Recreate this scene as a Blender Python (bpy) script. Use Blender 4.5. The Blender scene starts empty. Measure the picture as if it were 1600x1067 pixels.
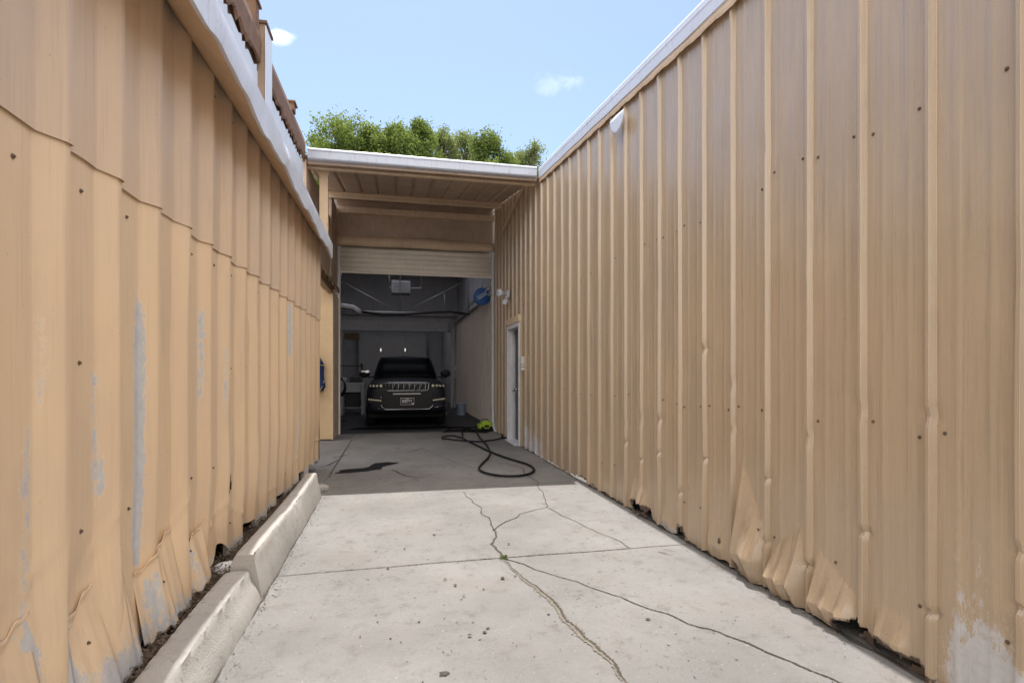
import bpy, bmesh, math, random
import numpy as np
from mathutils import Vector, Matrix
random.seed(7); RNG = np.random.default_rng(11)
R = math.radians
scn = bpy.context.scene
COL = scn.collection

# ------------------------------------------------------------------ camera, sky, sun, exposure
YAW = R(12.28); CH = 1.30; FPX = 850.0; HOR = 582.0
cam = bpy.data.cameras.new('camera'); cam.lens = FPX / 1600 * 36; cam.sensor_width = 36
cam.shift_y = (HOR - 533.5) / 1600; cam.clip_end = 2000; cam.clip_start = 0.02
camo = bpy.data.objects.new('camera', cam); COL.objects.link(camo)
camo.location = (0, 0, CH); camo.rotation_euler = (R(90), 0, -YAW)
scn.camera = camo

SUN = Vector((0.004, 0.43, 1.0)).normalized()
world = bpy.data.worlds.new('World'); scn.world = world; world.use_nodes = True
wn = world.node_tree.nodes; wl = world.node_tree.links
bg = wn['Background']; bg.inputs['Strength'].default_value = 0.085
sky = wn.new('ShaderNodeTexSky'); sky.sky_type = 'NISHITA'; sky.sun_disc = False
sky.sun_elevation = math.asin(SUN.z); sky.sun_rotation = math.atan2(SUN.x, SUN.y)
sky.altitude = 1500; sky.air_density = 1.0; sky.dust_density = 1.2; sky.ozone_density = 2.2

def pix_dir(px, py):
    lx = (px - 800) / FPX; lz = (HOR - py) / FPX
    c, s = math.cos(YAW), math.sin(YAW)
    return Vector((lx * c + s, c - lx * s, lz)).normalized()

def cloud_mask(px, py, wx, wz, amount):
    d = pix_dir(px, py); right = Vector((d.y, -d.x, 0)).normalized(); up = right.cross(d)
    tc = wn.new('ShaderNodeTexCoord')
    nz = wn.new('ShaderNodeTexNoise'); nz.inputs['Scale'].default_value = 30; nz.inputs['Detail'].default_value = 8; nz.inputs['Distortion'].default_value = .6
    wl.new(tc.outputs['Generated'], nz.inputs['Vector'])
    def dot(v, w):
        n = wn.new('ShaderNodeVectorMath'); n.operation = 'DOT_PRODUCT'; n.inputs[1].default_value = v / w
        wl.new(tc.outputs['Generated'], n.inputs[0]); return n.outputs['Value']
    a, b = dot(right, wx), dot(up, wz)
    def m(op, x, y=None):
        n = wn.new('ShaderNodeMath'); n.operation = op
        for i, v in enumerate((x, y)):
            if v is None: continue
            if isinstance(v, (int, float)): n.inputs[i].default_value = v
            else: wl.new(v, n.inputs[i])
        return n.outputs[0]
    r2 = m('ADD', m('MULTIPLY', a, a), m('MULTIPLY', b, b))
    v = m('ADD', m('SUBTRACT', 0.9, r2), m('MULTIPLY', m('SUBTRACT', nz.outputs['Fac'], 0.5), 3.6))
    front = wn.new('ShaderNodeVectorMath'); front.operation = 'DOT_PRODUCT'; front.inputs[1].default_value = d
    wl.new(tc.outputs['Generated'], front.inputs[0])
    mr = wn.new('ShaderNodeMapRange'); mr.interpolation_type = 'SMOOTHSTEP'
    mr.inputs['From Min'].default_value = 0.15; mr.inputs['From Max'].default_value = 1.3; mr.inputs['To Max'].default_value = amount
    wl.new(v, mr.inputs['Value'])
    return m('MULTIPLY', mr.outputs[0], m('GREATER_THAN', front.outputs['Value'], 0.5))
cl = wn.new('ShaderNodeMath'); cl.operation = 'ADD'; cl.use_clamp = True
wl.new(cloud_mask(436, 60, .030, .016, .6), cl.inputs[0]); wl.new(cloud_mask(876, 130, .046, .024, .13), cl.inputs[1])
mixc = wn.new('ShaderNodeMix'); mixc.data_type = 'RGBA'
hz0 = wn.new('ShaderNodeMix'); hz0.data_type = 'RGBA'; hz0.inputs['Factor'].default_value = .28; hz0.inputs['B'].default_value = (2.65, 2.95, 3.3, 1)   # thin high haze
wl.new(sky.outputs['Color'], hz0.inputs['A'])
wl.new(cl.outputs[0], mixc.inputs['Factor']); wl.new(hz0.outputs['Result'], mixc.inputs['A'])
mixc.inputs['B'].default_value = (7.5, 7.6, 8.0, 1)
# broken bright cloud, added out of view overhead and behind, lifts shaded walls
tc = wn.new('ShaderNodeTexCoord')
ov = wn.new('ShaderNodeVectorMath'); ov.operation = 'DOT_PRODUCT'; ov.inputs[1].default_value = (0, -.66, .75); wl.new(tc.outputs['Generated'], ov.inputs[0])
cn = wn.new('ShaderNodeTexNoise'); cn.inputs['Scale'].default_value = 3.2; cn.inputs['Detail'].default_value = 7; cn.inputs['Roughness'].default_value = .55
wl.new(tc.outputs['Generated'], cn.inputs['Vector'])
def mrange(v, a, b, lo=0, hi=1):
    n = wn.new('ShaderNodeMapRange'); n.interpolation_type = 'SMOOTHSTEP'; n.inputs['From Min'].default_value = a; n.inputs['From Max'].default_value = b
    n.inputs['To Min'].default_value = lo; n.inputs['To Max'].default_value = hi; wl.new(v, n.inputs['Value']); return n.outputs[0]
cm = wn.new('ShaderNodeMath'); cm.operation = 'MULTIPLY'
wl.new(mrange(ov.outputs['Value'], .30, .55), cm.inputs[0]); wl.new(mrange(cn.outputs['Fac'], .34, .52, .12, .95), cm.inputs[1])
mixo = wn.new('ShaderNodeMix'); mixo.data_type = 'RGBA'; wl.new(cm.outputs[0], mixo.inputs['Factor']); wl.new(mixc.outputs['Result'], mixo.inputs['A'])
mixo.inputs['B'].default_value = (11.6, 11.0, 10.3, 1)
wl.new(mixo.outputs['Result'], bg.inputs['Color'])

sd = bpy.data.lights.new('sun', 'SUN'); sd.energy = 2.0; sd.angle = R(0.53); sd.color = (1.0, .96, .91)
so = bpy.data.objects.new('sun', sd); COL.objects.link(so)
so.rotation_euler = SUN.to_track_quat('Z', 'Y').to_euler(); so.location = (0, 20, 40)

scn.view_settings.view_transform = 'Standard'; scn.view_settings.look = 'None'
scn.view_settings.gamma = 1; scn.view_settings.exposure = 1.68
scn.cycles.max_bounces = 12; scn.cycles.diffuse_bounces = 8
try: scn.cycles.use_denoising = True
except Exception: pass

# ------------------------------------------------------------------ helpers
def G(px, py, z=0.0):                    # where the line of sight meets a level surface
    d = (CH - z) * FPX / (py - HOR); lat = (px - 800) / FPX * d
    c, s = math.cos(YAW), math.sin(YAW)
    return Vector((lat * c + d * s, d * c - lat * s, z))
def AY(px, py, Y):                       # where it meets the upright plane y = Y
    t = math.tan(math.atan((px - 800) / FPX) + YAW); X = Y * t
    d = Y * math.cos(YAW) + X * math.sin(YAW)
    return Vector((X, Y, CH + (HOR - py) * d / FPX))

def node_mat(name):
    m = bpy.data.materials.new(name); m.use_nodes = True
    return m, m.node_tree.nodes, m.node_tree.links, m.node_tree.nodes['Principled BSDF']

def noise(n, l, scale, vec=None, detail=5, rough=.55, dist=0.0):
    t = n.new('ShaderNodeTexNoise'); t.inputs['Scale'].default_value = scale
    t.inputs['Detail'].default_value = detail; t.inputs['Roughness'].default_value = rough; t.inputs['Distortion'].default_value = dist
    if vec is not None: l.new(vec, t.inputs['Vector'])
    return t.outputs['Fac']
def ocoord(n, l, scale=(1, 1, 1)):
    tc = n.new('ShaderNodeNewGeometry'); mp = n.new('ShaderNodeMapping'); mp.inputs['Scale'].default_value = scale
    l.new(tc.outputs['Position'], mp.inputs['Vector']); return mp.outputs[0]
def ramp(n, l, fac, lo, hi, a=0.0, b=1.0):
    r = n.new('ShaderNodeMapRange'); r.interpolation_type = 'SMOOTHSTEP'
    r.inputs['From Min'].default_value = lo; r.inputs['From Max'].default_value = hi
    r.inputs['To Min'].default_value = a; r.inputs['To Max'].default_value = b
    l.new(fac, r.inputs['Value']); return r.outputs[0]
def mth(n, l, op, x, y=None):
    t = n.new('ShaderNodeMath'); t.operation = op
    for i, v in enumerate((x, y)):
        if v is None: continue
        if isinstance(v, (int, float)): t.inputs[i].default_value = v
        else: l.new(v, t.inputs[i])
    return t.outputs[0]
def mixc_(n, l, fac, a, b, mode='MIX'):
    t = n.new('ShaderNodeMix'); t.data_type = 'RGBA'; t.blend_type = mode
    for k, v in (('Factor', fac), ('A', a), ('B', b)):
        if isinstance(v, (int, float)): t.inputs[k].default_value = v
        elif isinstance(v, tuple): t.inputs[k].default_value = (*v[:3], 1)
        else: l.new(v, t.inputs[k])
    return t.outputs['Result']
def bump(n, l, b, h, strength=.3, dist=.01):
    t = n.new('ShaderNodeBump'); t.inputs['Strength'].default_value = strength; t.inputs['Distance'].default_value = dist
    l.new(h, t.inputs['Height']); l.new(t.outputs[0], b.inputs['Normal']); return t
def attr(n, name):
    t = n.new('ShaderNodeAttribute'); t.attribute_name = name; return t.outputs['Fac']

def plain(name, col, rough=.5, metal=0.0, var=.18, scale=6, bmp=.0, bscale=60, spec=.5, wear=0.0):
    m, n, l, b = node_mat(name)
    c = ocoord(n, l); f = noise(n, l, scale, c)
    lo = tuple(x * (1 - var) for x in col); hi = tuple(min(1, x * (1 + var)) for x in col)
    cc = mixc_(n, l, f, lo, hi)
    if wear:
        cc = mixc_(n, l, ramp(n, l, noise(n, l, 5, ocoord(n, l, (5, 5, .9)), 7, .75), .52, .70, 0, wear), cc, tuple(x * y for x, y in zip(col, (.60, .53, .46))))
        cc = mixc_(n, l, ramp(n, l, noise(n, l, 34, c, 5, .7), .62, .70, 0, wear), cc, tuple(x * .35 for x in col))
    l.new(cc, b.inputs['Base Color'])
    b.inputs['Roughness'].default_value = rough; b.inputs['Metallic'].default_value = metal
    b.inputs['Specular IOR Level'].default_value = spec
    if bmp: bump(n, l, b, noise(n, l, bscale, c), bmp, .01)
    return m

def siding_mat(name, base, grey, rough=.42, streak=.10, spec=.5, orange=.0, st_amt=.5, chalk=.45):
    """Old painted corrugated steel: streaked paint, scuffed bare zinc (peel) and rust (rust) from the sheet's own wear maps."""
    m, n, l, b = node_mat(name)
    c = ocoord(n, l); cs = ocoord(n, l, (20, 20, .5)); cm = ocoord(n, l, (26, 26, 5))
    big = noise(n, l, .9, c, 3); st = noise(n, l, 3.0, cs, 6, .65); fine = noise(n, l, 5, cm, 4, .7)
    col = mixc_(n, l, ramp(n, l, big, .3, .7), base, tuple(x * y for x, y in zip(base, (1.06, 1.03, .98))))
    col = mixc_(n, l, ramp(n, l, noise(n, l, 1.6, ocoord(n, l, (1, 1.6, .7)), 6, .62), .42, .66, 0, .5), col, tuple(x * y for x, y in zip(base, (.86, .86, .90))))
    col = mixc_(n, l, ramp(n, l, st, .50, .70, 0, st_amt), col, tuple(x * .70 for x in base))
    col = mixc_(n, l, ramp(n, l, noise(n, l, 2.2, ocoord(n, l, (34, 34, .25)), 5, .75), .52, .72, 0, chalk), col, tuple(min(.8, x * 1.22) for x in base))
    col = mixc_(n, l, ramp(n, l, fine, .55, .8, 0, streak * 2.2), col, grey)
    scr = noise(n, l, 4, ocoord(n, l, (60, 60, 3.2)), 5, .75)          # fine crisp scratches and chalk runs
    col = mixc_(n, l, ramp(n, l, scr, .66, .71, 0, .55), col, tuple(min(.8, x * 1.35) for x in base))
    dk = noise(n, l, 4, ocoord(n, l, (34, 34, 1.7)), 5, .75)
    col = mixc_(n, l, ramp(n, l, dk, .66, .73, 0, .5), col, tuple(x * .55 for x in base))
    spk = noise(n, l, 38, c, 3, .6)
    col = mixc_(n, l, ramp(n, l, spk, .72, .76, 0, .6), col, tuple(x * .4 for x in base))
    p = mth(n, l, 'ADD', attr(n, 'peel'), mth(n, l, 'MULTIPLY', mth(n, l, 'SUBTRACT', noise(n, l, 5, ocoord(n, l, (7, 7, 2.6)), 10, .85), .5), 2.5))
    pf = ramp(n, l, p, .50, .53)
    col = mixc_(n, l, ramp(n, l, p, .40, .44, 0, .6), col, tuple(min(.8, x * 1.25) for x in base))
    zinc = mixc_(n, l, noise(n, l, 30, c), (.38, .37, .38), (.60, .59, .59))
    col = mixc_(n, l, pf, col, zinc)
    r = mth(n, l, 'ADD', attr(n, 'rust'), mth(n, l, 'MULTIPLY', mth(n, l, 'SUBTRACT', noise(n, l, 16, c, 6, .7), .5), 1.3))
    rf = ramp(n, l, r, .5, .66)
    rc = mixc_(n, l, noise(n, l, 40, c), (.018, .012, .009), (.10, .052, .028))
    col = mixc_(n, l, rf, col, rc)
    l.new(col, b.inputs['Base Color'])
    rg = mth(n, l, 'ADD', mth(n, l, 'MULTIPLY', st, .25), rough - .12); rg = mth(n, l, 'ADD', rg, mth(n, l, 'MULTIPLY', rf, .4))
    l.new(rg, b.inputs['Roughness']); b.inputs['Specular IOR Level'].default_value = spec
    h = mth(n, l, 'ADD', mth(n, l, 'MULTIPLY', noise(n, l, 2.2, ocoord(n, l, (1, 2.2, .8)), 3), 1.0), mth(n, l, 'MULTIPLY', noise(n, l, 70, c, 3), orange))
    h = mth(n, l, 'ADD', h, mth(n, l, 'MULTIPLY', pf, -.06))
    bump(n, l, b, h, .35, .02)
    return m

def concrete_mat(name, base, rough=.85, dirt=.5, speck=.4, bs=.35):
    m, n, l, b = node_mat(name)
    c = ocoord(n, l)
    f1 = noise(n, l, .8, c, 6, .6); f2 = noise(n, l, 7, c, 8, .68); f3 = noise(n, l, 90, c, 4, .7); f4 = noise(n, l, 2.4, ocoord(n, l, (1, .35, 1)), 7, .7, .6)
    col = mixc_(n, l, ramp(n, l, f1, .3, .72), tuple(x * .80 for x in base), tuple(x * 1.12 for x in base))
    col = mixc_(n, l, ramp(n, l, f2, .50, .78, 0, dirt), col, tuple(x * y for x, y in zip(base, (.62, .58, .54))))
    col = mixc_(n, l, ramp(n, l, f4, .58, .74, 0, dirt * .7), col, tuple(x * .60 for x in base))
    col = mixc_(n, l, ramp(n, l, f3, .58, .75, 0, speck), col, tuple(x * .45 for x in base))
    pale = noise(n, l, 55, c, 3, .6)
    col = mixc_(n, l, ramp(n, l, pale, .64, .74, 0, speck), col, tuple(min(.8, x * 1.5) for x in base))
    pit = noise(n, l, 30, c, 2, .5); zone = ramp(n, l, noise(n, l, 1.1, c, 3), .42, .62)
    col = mixc_(n, l, mth(n, l, 'MULTIPLY', ramp(n, l, pit, .62, .70, 0, .75), zone), col, tuple(x * .50 for x in base))
    col = mixc_(n, l, ramp(n, l, noise(n, l, 1.7, c, 4), .52, .70, 0, .35), col, tuple(x * y for x, y in zip(base, (.98, .86, .80))))
    l.new(col, b.inputs['Base Color']); b.inputs['Roughness'].default_value = rough
    b.inputs['Specular IOR Level'].default_value = .3
    h = mth(n, l, 'ADD', mth(n, l, 'MULTIPLY', f2, .6), mth(n, l, 'MULTIPLY', f3, .35))
    bump(n, l, b, h, bs, .02)
    return m

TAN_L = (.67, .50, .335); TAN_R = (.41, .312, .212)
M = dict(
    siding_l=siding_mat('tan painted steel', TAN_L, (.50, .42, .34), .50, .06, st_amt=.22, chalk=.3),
    siding_u=siding_mat('greyer tan steel', (.60, .455, .325), (.52, .45, .39), .48, .07, st_amt=.35, chalk=.3),  # upper sheets a little darker and greyer than the lower
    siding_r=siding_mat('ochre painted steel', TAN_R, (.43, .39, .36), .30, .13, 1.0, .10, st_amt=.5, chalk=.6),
    siding_i=siding_mat('dusty inside steel', (.60, .53, .48), (.45, .43, .43), .55, .10),
    trim=plain('tan flat trim', (.60, .44, .29), .55, bmp=.15, bscale=14, wear=0.45),
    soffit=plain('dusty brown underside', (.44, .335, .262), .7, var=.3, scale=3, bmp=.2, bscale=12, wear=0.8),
    lintel=plain('tan beam paint', (.66, .51, .36), .6, var=.2, scale=4, bmp=.15, bscale=12, wear=0.6),
    panel=plain('orange tan panel', (.70, .50, .29), .6, var=.12, scale=4, bmp=.12, bscale=8, wear=0.35),
    white=plain('white painted metal', (.60, .63, .71), .45, var=.07, scale=3, bmp=.08, bscale=10, wear=0.5),  # white paint with the blue of shade put into its colour
    gutter=plain('shade tinted gutter white', (.43, .46, .54), .45, var=.08, scale=3, bmp=.08, bscale=10, wear=0.5),  # darker copy of the white, bluish shade put into the colour
    whited=plain('weathered white paint', (.66, .66, .68), .5, var=.14, scale=8, bmp=.1, bscale=30, wear=0.6),
    cream=plain('cream shutter paint', (.80, .75, .67), .5, var=.12, scale=5, wear=0.3),
    zinc=plain('pale zinc sheet', (.52, .56, .64), .45, var=.15, scale=5),
    rust=plain('rusty brown steel', (.16, .085, .05), .8, var=.5, scale=9, bmp=.4, bscale=40),
    rustpost=plain('faded brown post', (.27, .19, .135), .65, var=.3, scale=6, bmp=.2, bscale=20),
    screw=plain('rusted screw head', (.125, .085, .058), .7),
    dark=plain('dark inside', (.05, .048, .05), .9),
    inwall=plain('grey inside wall', (.42, .41, .42), .85, var=.3, scale=2, wear=0.7),
    inbeam=plain('grey inside beam', (.52, .50, .49), .8, var=.2, scale=3, wear=0.6),
    indoor=plain('pale back door', (.42, .40, .39), .6, var=.1, scale=2),
    steel=plain('dull steel tube', (.42, .41, .42), .45, .6),
    greydoor=plain('grey door paint', (.07, .073, .08), .5, var=.25, scale=5),
    chrome=plain('chrome', (.55, .55, .58), .25, 1.0, .05),
    carpaint=plain('black car paint', (.012, .014, .022), .42, .0, .1, spec=.3),
    carplastic=plain('black plastic', (.012, .012, .013), .6),
    glass=plain('dark tinted glass', (.005, .006, .008), .35, 0, .1, spec=.04),
    rubber=plain('black rubber', (.012, .012, .013), .75, bmp=.2),
    hose=plain('black hose rubber', (.006, .006, .007), .6, spec=.25),
    lens=plain('headlamp lens', (.80, .80, .62), .25, .5, .25, 60),
    navy=plain('navy cloth', (.012, .028, .115), .9, var=.3, scale=20, bmp=.3, bscale=90),
    yellow=plain('yellow piping', (.62, .50, .16), .8),
    lime=plain('lime plastic', (.42, .62, .05), .45, var=.1),
    blue=plain('blue plastic', (.045, .14, .42), .45, var=.2),
    palebucket=plain('pale blue bucket', (.42, .50, .62), .45),
    greybox=plain('light grey box', (.58, .57, .53), .5, var=.06),
    wood=plain('old bare wood', (.30, .20, .12), .8, var=.4, scale=18, bmp=.4, bscale=40),
    table=plain('grey white table', (.48, .48, .50), .6, wear=0.5),
    black=plain('black gear', (.015, .015, .017), .5),
    plate=plain('dark number plate', (.02, .022, .03), .4),
    plateink=plain('white plate letters', (.75, .75, .75), .5),
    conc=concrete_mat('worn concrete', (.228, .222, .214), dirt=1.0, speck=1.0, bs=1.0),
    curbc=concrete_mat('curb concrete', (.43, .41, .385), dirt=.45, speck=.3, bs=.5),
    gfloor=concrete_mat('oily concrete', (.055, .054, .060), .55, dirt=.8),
    crack=plain('crack dirt', (.060, .052, .042), .95, var=.5, scale=40, bmp=.6, bscale=90),
    grit=plain('gritty crack filling', (.175, .155, .130), .95, var=.45, scale=60, bmp=.8, bscale=110),
    oil=plain('oil stain', (.010, .010, .012), .8, var=.3, spec=.15),
    soil=concrete_mat('dry soil', (.085, .062, .045), .95, .8, .7, 1.0),
    earth=concrete_mat('bare gravel ground', (.40, .36, .31), .95, .5, .5, .6),
    bark=plain('bark', (.14, .115, .09), .9, var=.4, scale=8, bmp=.6, bscale=20),
    roofing=plain('galvanised roofing', (.42, .42, .43), .5, .3),
)
def lit(name, col, e):
    m, n, l, b = node_mat(name); b.inputs['Base Color'].default_value = (*col, 1)
    b.inputs['Emission Color'].default_value = (*col, 1); b.inputs['Emission Strength'].default_value = e; return m
def translucent(name, col):
    m, n, l, b = node_mat(name); t = n.new('ShaderNodeBsdfTranslucent'); t.inputs['Color'].default_value = (*col, 1)
    mx = n.new('ShaderNodeMixShader'); mx.inputs[0].default_value = .6; b.inputs['Base Color'].default_value = (*col, 1)
    l.new(b.outputs[0], mx.inputs[1]); l.new(t.outputs[0], mx.inputs[2]); l.new(mx.outputs[0], n['Material Output'].inputs['Surface']); return m
M['fiberglass'] = translucent('added skylight fibreglass', (.43, .45, .50))  # diffusing sheet for the skylights added to brighten the interior
M['bulb'] = lit('glowing bulb', (1, .97, .9), .30)

def leaf_mat(name, a, b_):
    m, n, l, b = node_mat(name)
    c = ocoord(n, l); g = n.new('ShaderNodeNewGeometry')
    f = mth(n, l, 'ADD', mth(n, l, 'MULTIPLY', noise(n, l, .9, c, 3), .7), mth(n, l, 'MULTIPLY', g.outputs['Random Per Island'], .35))
    col = mixc_(n, l, ramp(n, l, f, .25, .8), a, b_)
    l.new(col, b.inputs['Base Color']); b.inputs['Roughness'].default_value = .65; b.inputs['Specular IOR Level'].default_value = .15
    t = n.new('ShaderNodeBsdfTranslucent'); l.new(mixc_(n, l, .5, col, (.30, .36, .05)), t.inputs['Color'])
    mx = n.new('ShaderNodeMixShader'); mx.inputs[0].default_value = .48
    l.new(b.outputs[0], mx.inputs[1]); l.new(t.outputs[0], mx.inputs[2]); l.new(mx.outputs[0], n['Material Output'].inputs['Surface'])
    return m
M['leaf'] = leaf_mat('fresh green leaves', (.042, .080, .026), (.165, .225, .062))
M['leaf2'] = leaf_mat('grey green leaves', (.09, .12, .065), (.22, .26, .12))
M['litter'] = plain('dry leaf bits', (.115, .080, .052), .9, var=.6, scale=50)
M['debris'] = plain('dark dry bits', (.05, .036, .026), .9, var=.5, scale=50)

# ---- mesh building
class MB:
    def __init__(s): s.v = []; s.f = []; s.m = []; s.sm = []
    def add(s, verts, faces, mi=0, smooth=False):
        o = len(s.v); s.v += [tuple(v) for v in verts]
        for f in faces: s.f.append(tuple(i + o for i in f)); s.m.append(mi); s.sm.append(smooth)
        return s
    def box(s, x0, x1, y0, y1, z0, z1, mi=0, mat=None):
        v = [(x, y, z) for z in (z0, z1) for y in (y0, y1) for x in (x0, x1)]
        if mat is not None: v = [tuple(mat @ Vector(p)) for p in v]
        return s.add(v, [(0, 2, 3, 1), (4, 5, 7, 6), (0, 1, 5, 4), (2, 6, 7, 3), (0, 4, 6, 2), (1, 3, 7, 5)], mi)
    def prism(s, poly, axis, a, b, mi=0):          # poly in the two other axes, extruded along axis
        n = len(poly)
        def P(p, t): return {'x': (t, p[0], p[1]), 'y': (p[0], t, p[1]), 'z': (p[0], p[1], t)}[axis]
        v = [P(p, a) for p in poly] + [P(p, b) for p in poly]
        return s.add(v, [tuple(range(n))[::-1], tuple(range(n, 2 * n))] + [(i, (i + 1) % n, n + (i + 1) % n, n + i) for i in range(n)], mi)
    def tube(s, pts, r, n=8, mi=0, closed=False, caps=True):
        pts = [Vector(p) for p in pts]; rr = r if isinstance(r, (list, tuple)) else [r] * len(pts)
        v = []; prev = None
        for i, p in enumerate(pts):
            a = pts[max(0, i - 1)]; b = pts[min(len(pts) - 1, i + 1)]
            t = (b - a).normalized() if (b - a).length > 1e-9 else Vector((0, 0, 1))
            if prev is None:
                u = t.cross(Vector((0, 0, 1)));
                if u.length < .05: u = t.cross(Vector((1, 0, 0)))
            else: u = prev - t * prev.dot(t)
            u.normalize(); prev = u; w = t.cross(u)
            v += [p + (u * math.cos(2 * math.pi * k / n) + w * math.sin(2 * math.pi * k / n)) * rr[i] for k in range(n)]
        f = [(i * n + k, i * n + (k + 1) % n, (i + 1) * n + (k + 1) % n, (i + 1) * n + k) for i in range(len(pts) - 1) for k in range(n)]
        if caps: f += [tuple(range(n))[::-1], tuple((len(pts) - 1) * n + k for k in range(n))]
        return s.add(v, f, mi, True)
    def lathe(s, prof, c, axis='z', n=24, mi=0):   # prof: (radius, height)
        v = []
        for r_, h in prof:
            for k in range(n):
                a = 2 * math.pi * k / n; p, q = r_ * math.cos(a), r_ * math.sin(a)
                o = {'z': (p, q, h), 'y': (p, h, q), 'x': (h, p, q)}[axis]
                v.append((c[0] + o[0], c[1] + o[1], c[2] + o[2]))
        L = len(prof)
        f = [(i * n + k, i * n + (k + 1) % n, (i + 1) * n + (k + 1) % n, (i + 1) * n + k) for i in range(L - 1) for k in range(n)]
        f += [tuple(range(n))[::-1], tuple((L - 1) * n + k for k in range(n))]
        return s.add(v, f, mi, True)
    def grid(s, P, mi=0, smooth=True):             # P[i][j] points
        a, b = len(P), len(P[0]); v = [p for row in P for p in row]
        return s.add(v, [(i * b + j, i * b + j + 1, (i + 1) * b + j + 1, (i + 1) * b + j) for i in range(a - 1) for j in range(b - 1)], mi, smooth)
    def build(s, name, mats, parent=None, bevel=0.0, solid=0.0, smooth_angle=None):
        me = bpy.data.meshes.new(name); me.from_pydata(s.v, [], s.f)
        for m in (mats if isinstance(mats, (list, tuple)) else [mats]): me.materials.append(m)
        me.polygons.foreach_set('material_index', s.m); me.polygons.foreach_set('use_smooth', s.sm); me.update()
        bm = bmesh.new(); bm.from_mesh(me); bmesh.ops.recalc_face_normals(bm, faces=bm.faces); bm.to_mesh(me); bm.free()
        o = bpy.data.objects.new(name, me); COL.objects.link(o)
        if parent is not None: o.parent = parent
        if bevel:
            b = o.modifiers.new('bevel', 'BEVEL'); b.width = bevel; b.segments = 2; b.limit_method = 'ANGLE'
        if solid:
            b = o.modifiers.new('sheet', 'SOLIDIFY'); b.thickness = solid; b.offset = 0
        return o
def tag(o, label=None, cat=None, group=None, kind=None):
    for k, v in (('label', label), ('category', cat), ('group', group), ('kind', kind)):
        if v: o[k] = v
    return o
def thing(name, label, cat, loc=(0, 0, 0), rz=0, group=None):
    o = bpy.data.objects.new(name, None); COL.objects.link(o); o.location = loc; o.rotation_euler = (0, 0, rz)
    o.empty_display_size = .2
    return tag(o, label, cat, group)
def smooth01(x): x = np.clip(x, 0, 1); return x * x * (3 - 2 * x)

def sheet(name, ys, zt, xfun, z0fun, z1fun, mat, parent, peel=None, rust=None, screws=(), flip=1, screw_r=.0052, holes=()):
    """A corrugated sheet standing along y; zt are heights 0..1 between z0fun(y) and z1fun(y); xfun(Y, Z) gives its face."""
    ys = np.array(ys); zt = np.array(zt)
    Y, T = np.meshgrid(ys, zt, indexing='ij')
    Z0 = np.vectorize(z0fun)(ys)[:, None]; Z1 = np.vectorize(z1fun)(ys)[:, None]
    Z = Z0 + (Z1 - Z0) * T
    X = xfun(Y, Z)
    a, b = Y.shape
    co = np.stack([X, Y, Z], -1).reshape(-1, 3)
    i = np.arange(a - 1)[:, None] * b + np.arange(b - 1)[None, :]
    F = np.stack([i, i + 1, i + b + 1, i + b], -1).reshape(-1, 4)
    if flip < 0: F = F[:, ::-1]
    if holes:
        cy = co[F, 1].mean(1); cz = co[F, 2].mean(1); keep = np.ones(len(F), bool)
        for hy, hz_, ry, rz in holes:
            ang = np.arctan2((cz - hz_) / rz, (cy - hy) / ry); w = 1 + .22 * np.sin(3 * ang + hy * 9) + .15 * np.sin(7 * ang + hz_ * 30)
            keep &= (((cy - hy) / ry) ** 2 + ((cz - hz_) / rz) ** 2) > w ** 2
        F = F[keep]
    verts = co.tolist(); faces = F.tolist(); mi = [0] * len(faces)
    for (sy, sz) in screws:
        sx = float(xfun(np.array([[sy]]), np.array([[sz]]))[0, 0]); o = len(verts)
        n = 8
        for rr, h in ((screw_r * 1.6, .001), (screw_r * 1.5, .003), (screw_r, .003), (screw_r * .8, .008)):
            for k in range(n):
                an = 2 * math.pi * k / n; verts.append((sx + flip * h, sy + rr * math.cos(an), sz + rr * math.sin(an)))
        for q in range(3):
            for k in range(n): faces.append((o + q * n + k, o + q * n + (k + 1) % n, o + (q + 1) * n + (k + 1) % n, o + (q + 1) * n + k)); mi.append(1)
        faces.append(tuple(o + 3 * n + k for k in range(n))); mi.append(1)
    me = bpy.data.meshes.new(name); me.from_pydata(verts, [], faces); me.materials.append(mat); me.materials.append(M['screw'])
    me.polygons.foreach_set('material_index', mi)
    me.polygons.foreach_set('use_smooth', [True] * len(faces))
    for nm, fn in (('peel', peel), ('rust', rust)):
        at = me.attributes.new(nm, 'FLOAT', 'POINT'); vals = np.zeros(len(verts), dtype=np.float32)
        if fn is not None: vals[:a * b] = fn(Y, Z).reshape(-1)
        at.data.foreach_set('value', vals)
    me.update()
    o = bpy.data.objects.new(name, me); COL.objects.link(o); o.parent = parent
    e = o.modifiers.new('creases', 'EDGE_SPLIT'); e.split_angle = R(28 if flip > 0 else 16)
    return o
def blob(Y, Z, y, z, ry, rz, a=1.0): return a * np.exp(-(((Y - y) / ry) ** 2 + ((Z - z) / rz) ** 2))

# ================================================================== SETTING: ground
YE = 12.0
g = MB(); g.add([(-600, -600, -.06), (600, -600, -.06), (600, 900, -.06), (-600, 900, -.06)], [(0, 1, 2, 3)])
tag(g.build('ground', M['earth']), kind='structure')

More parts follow.
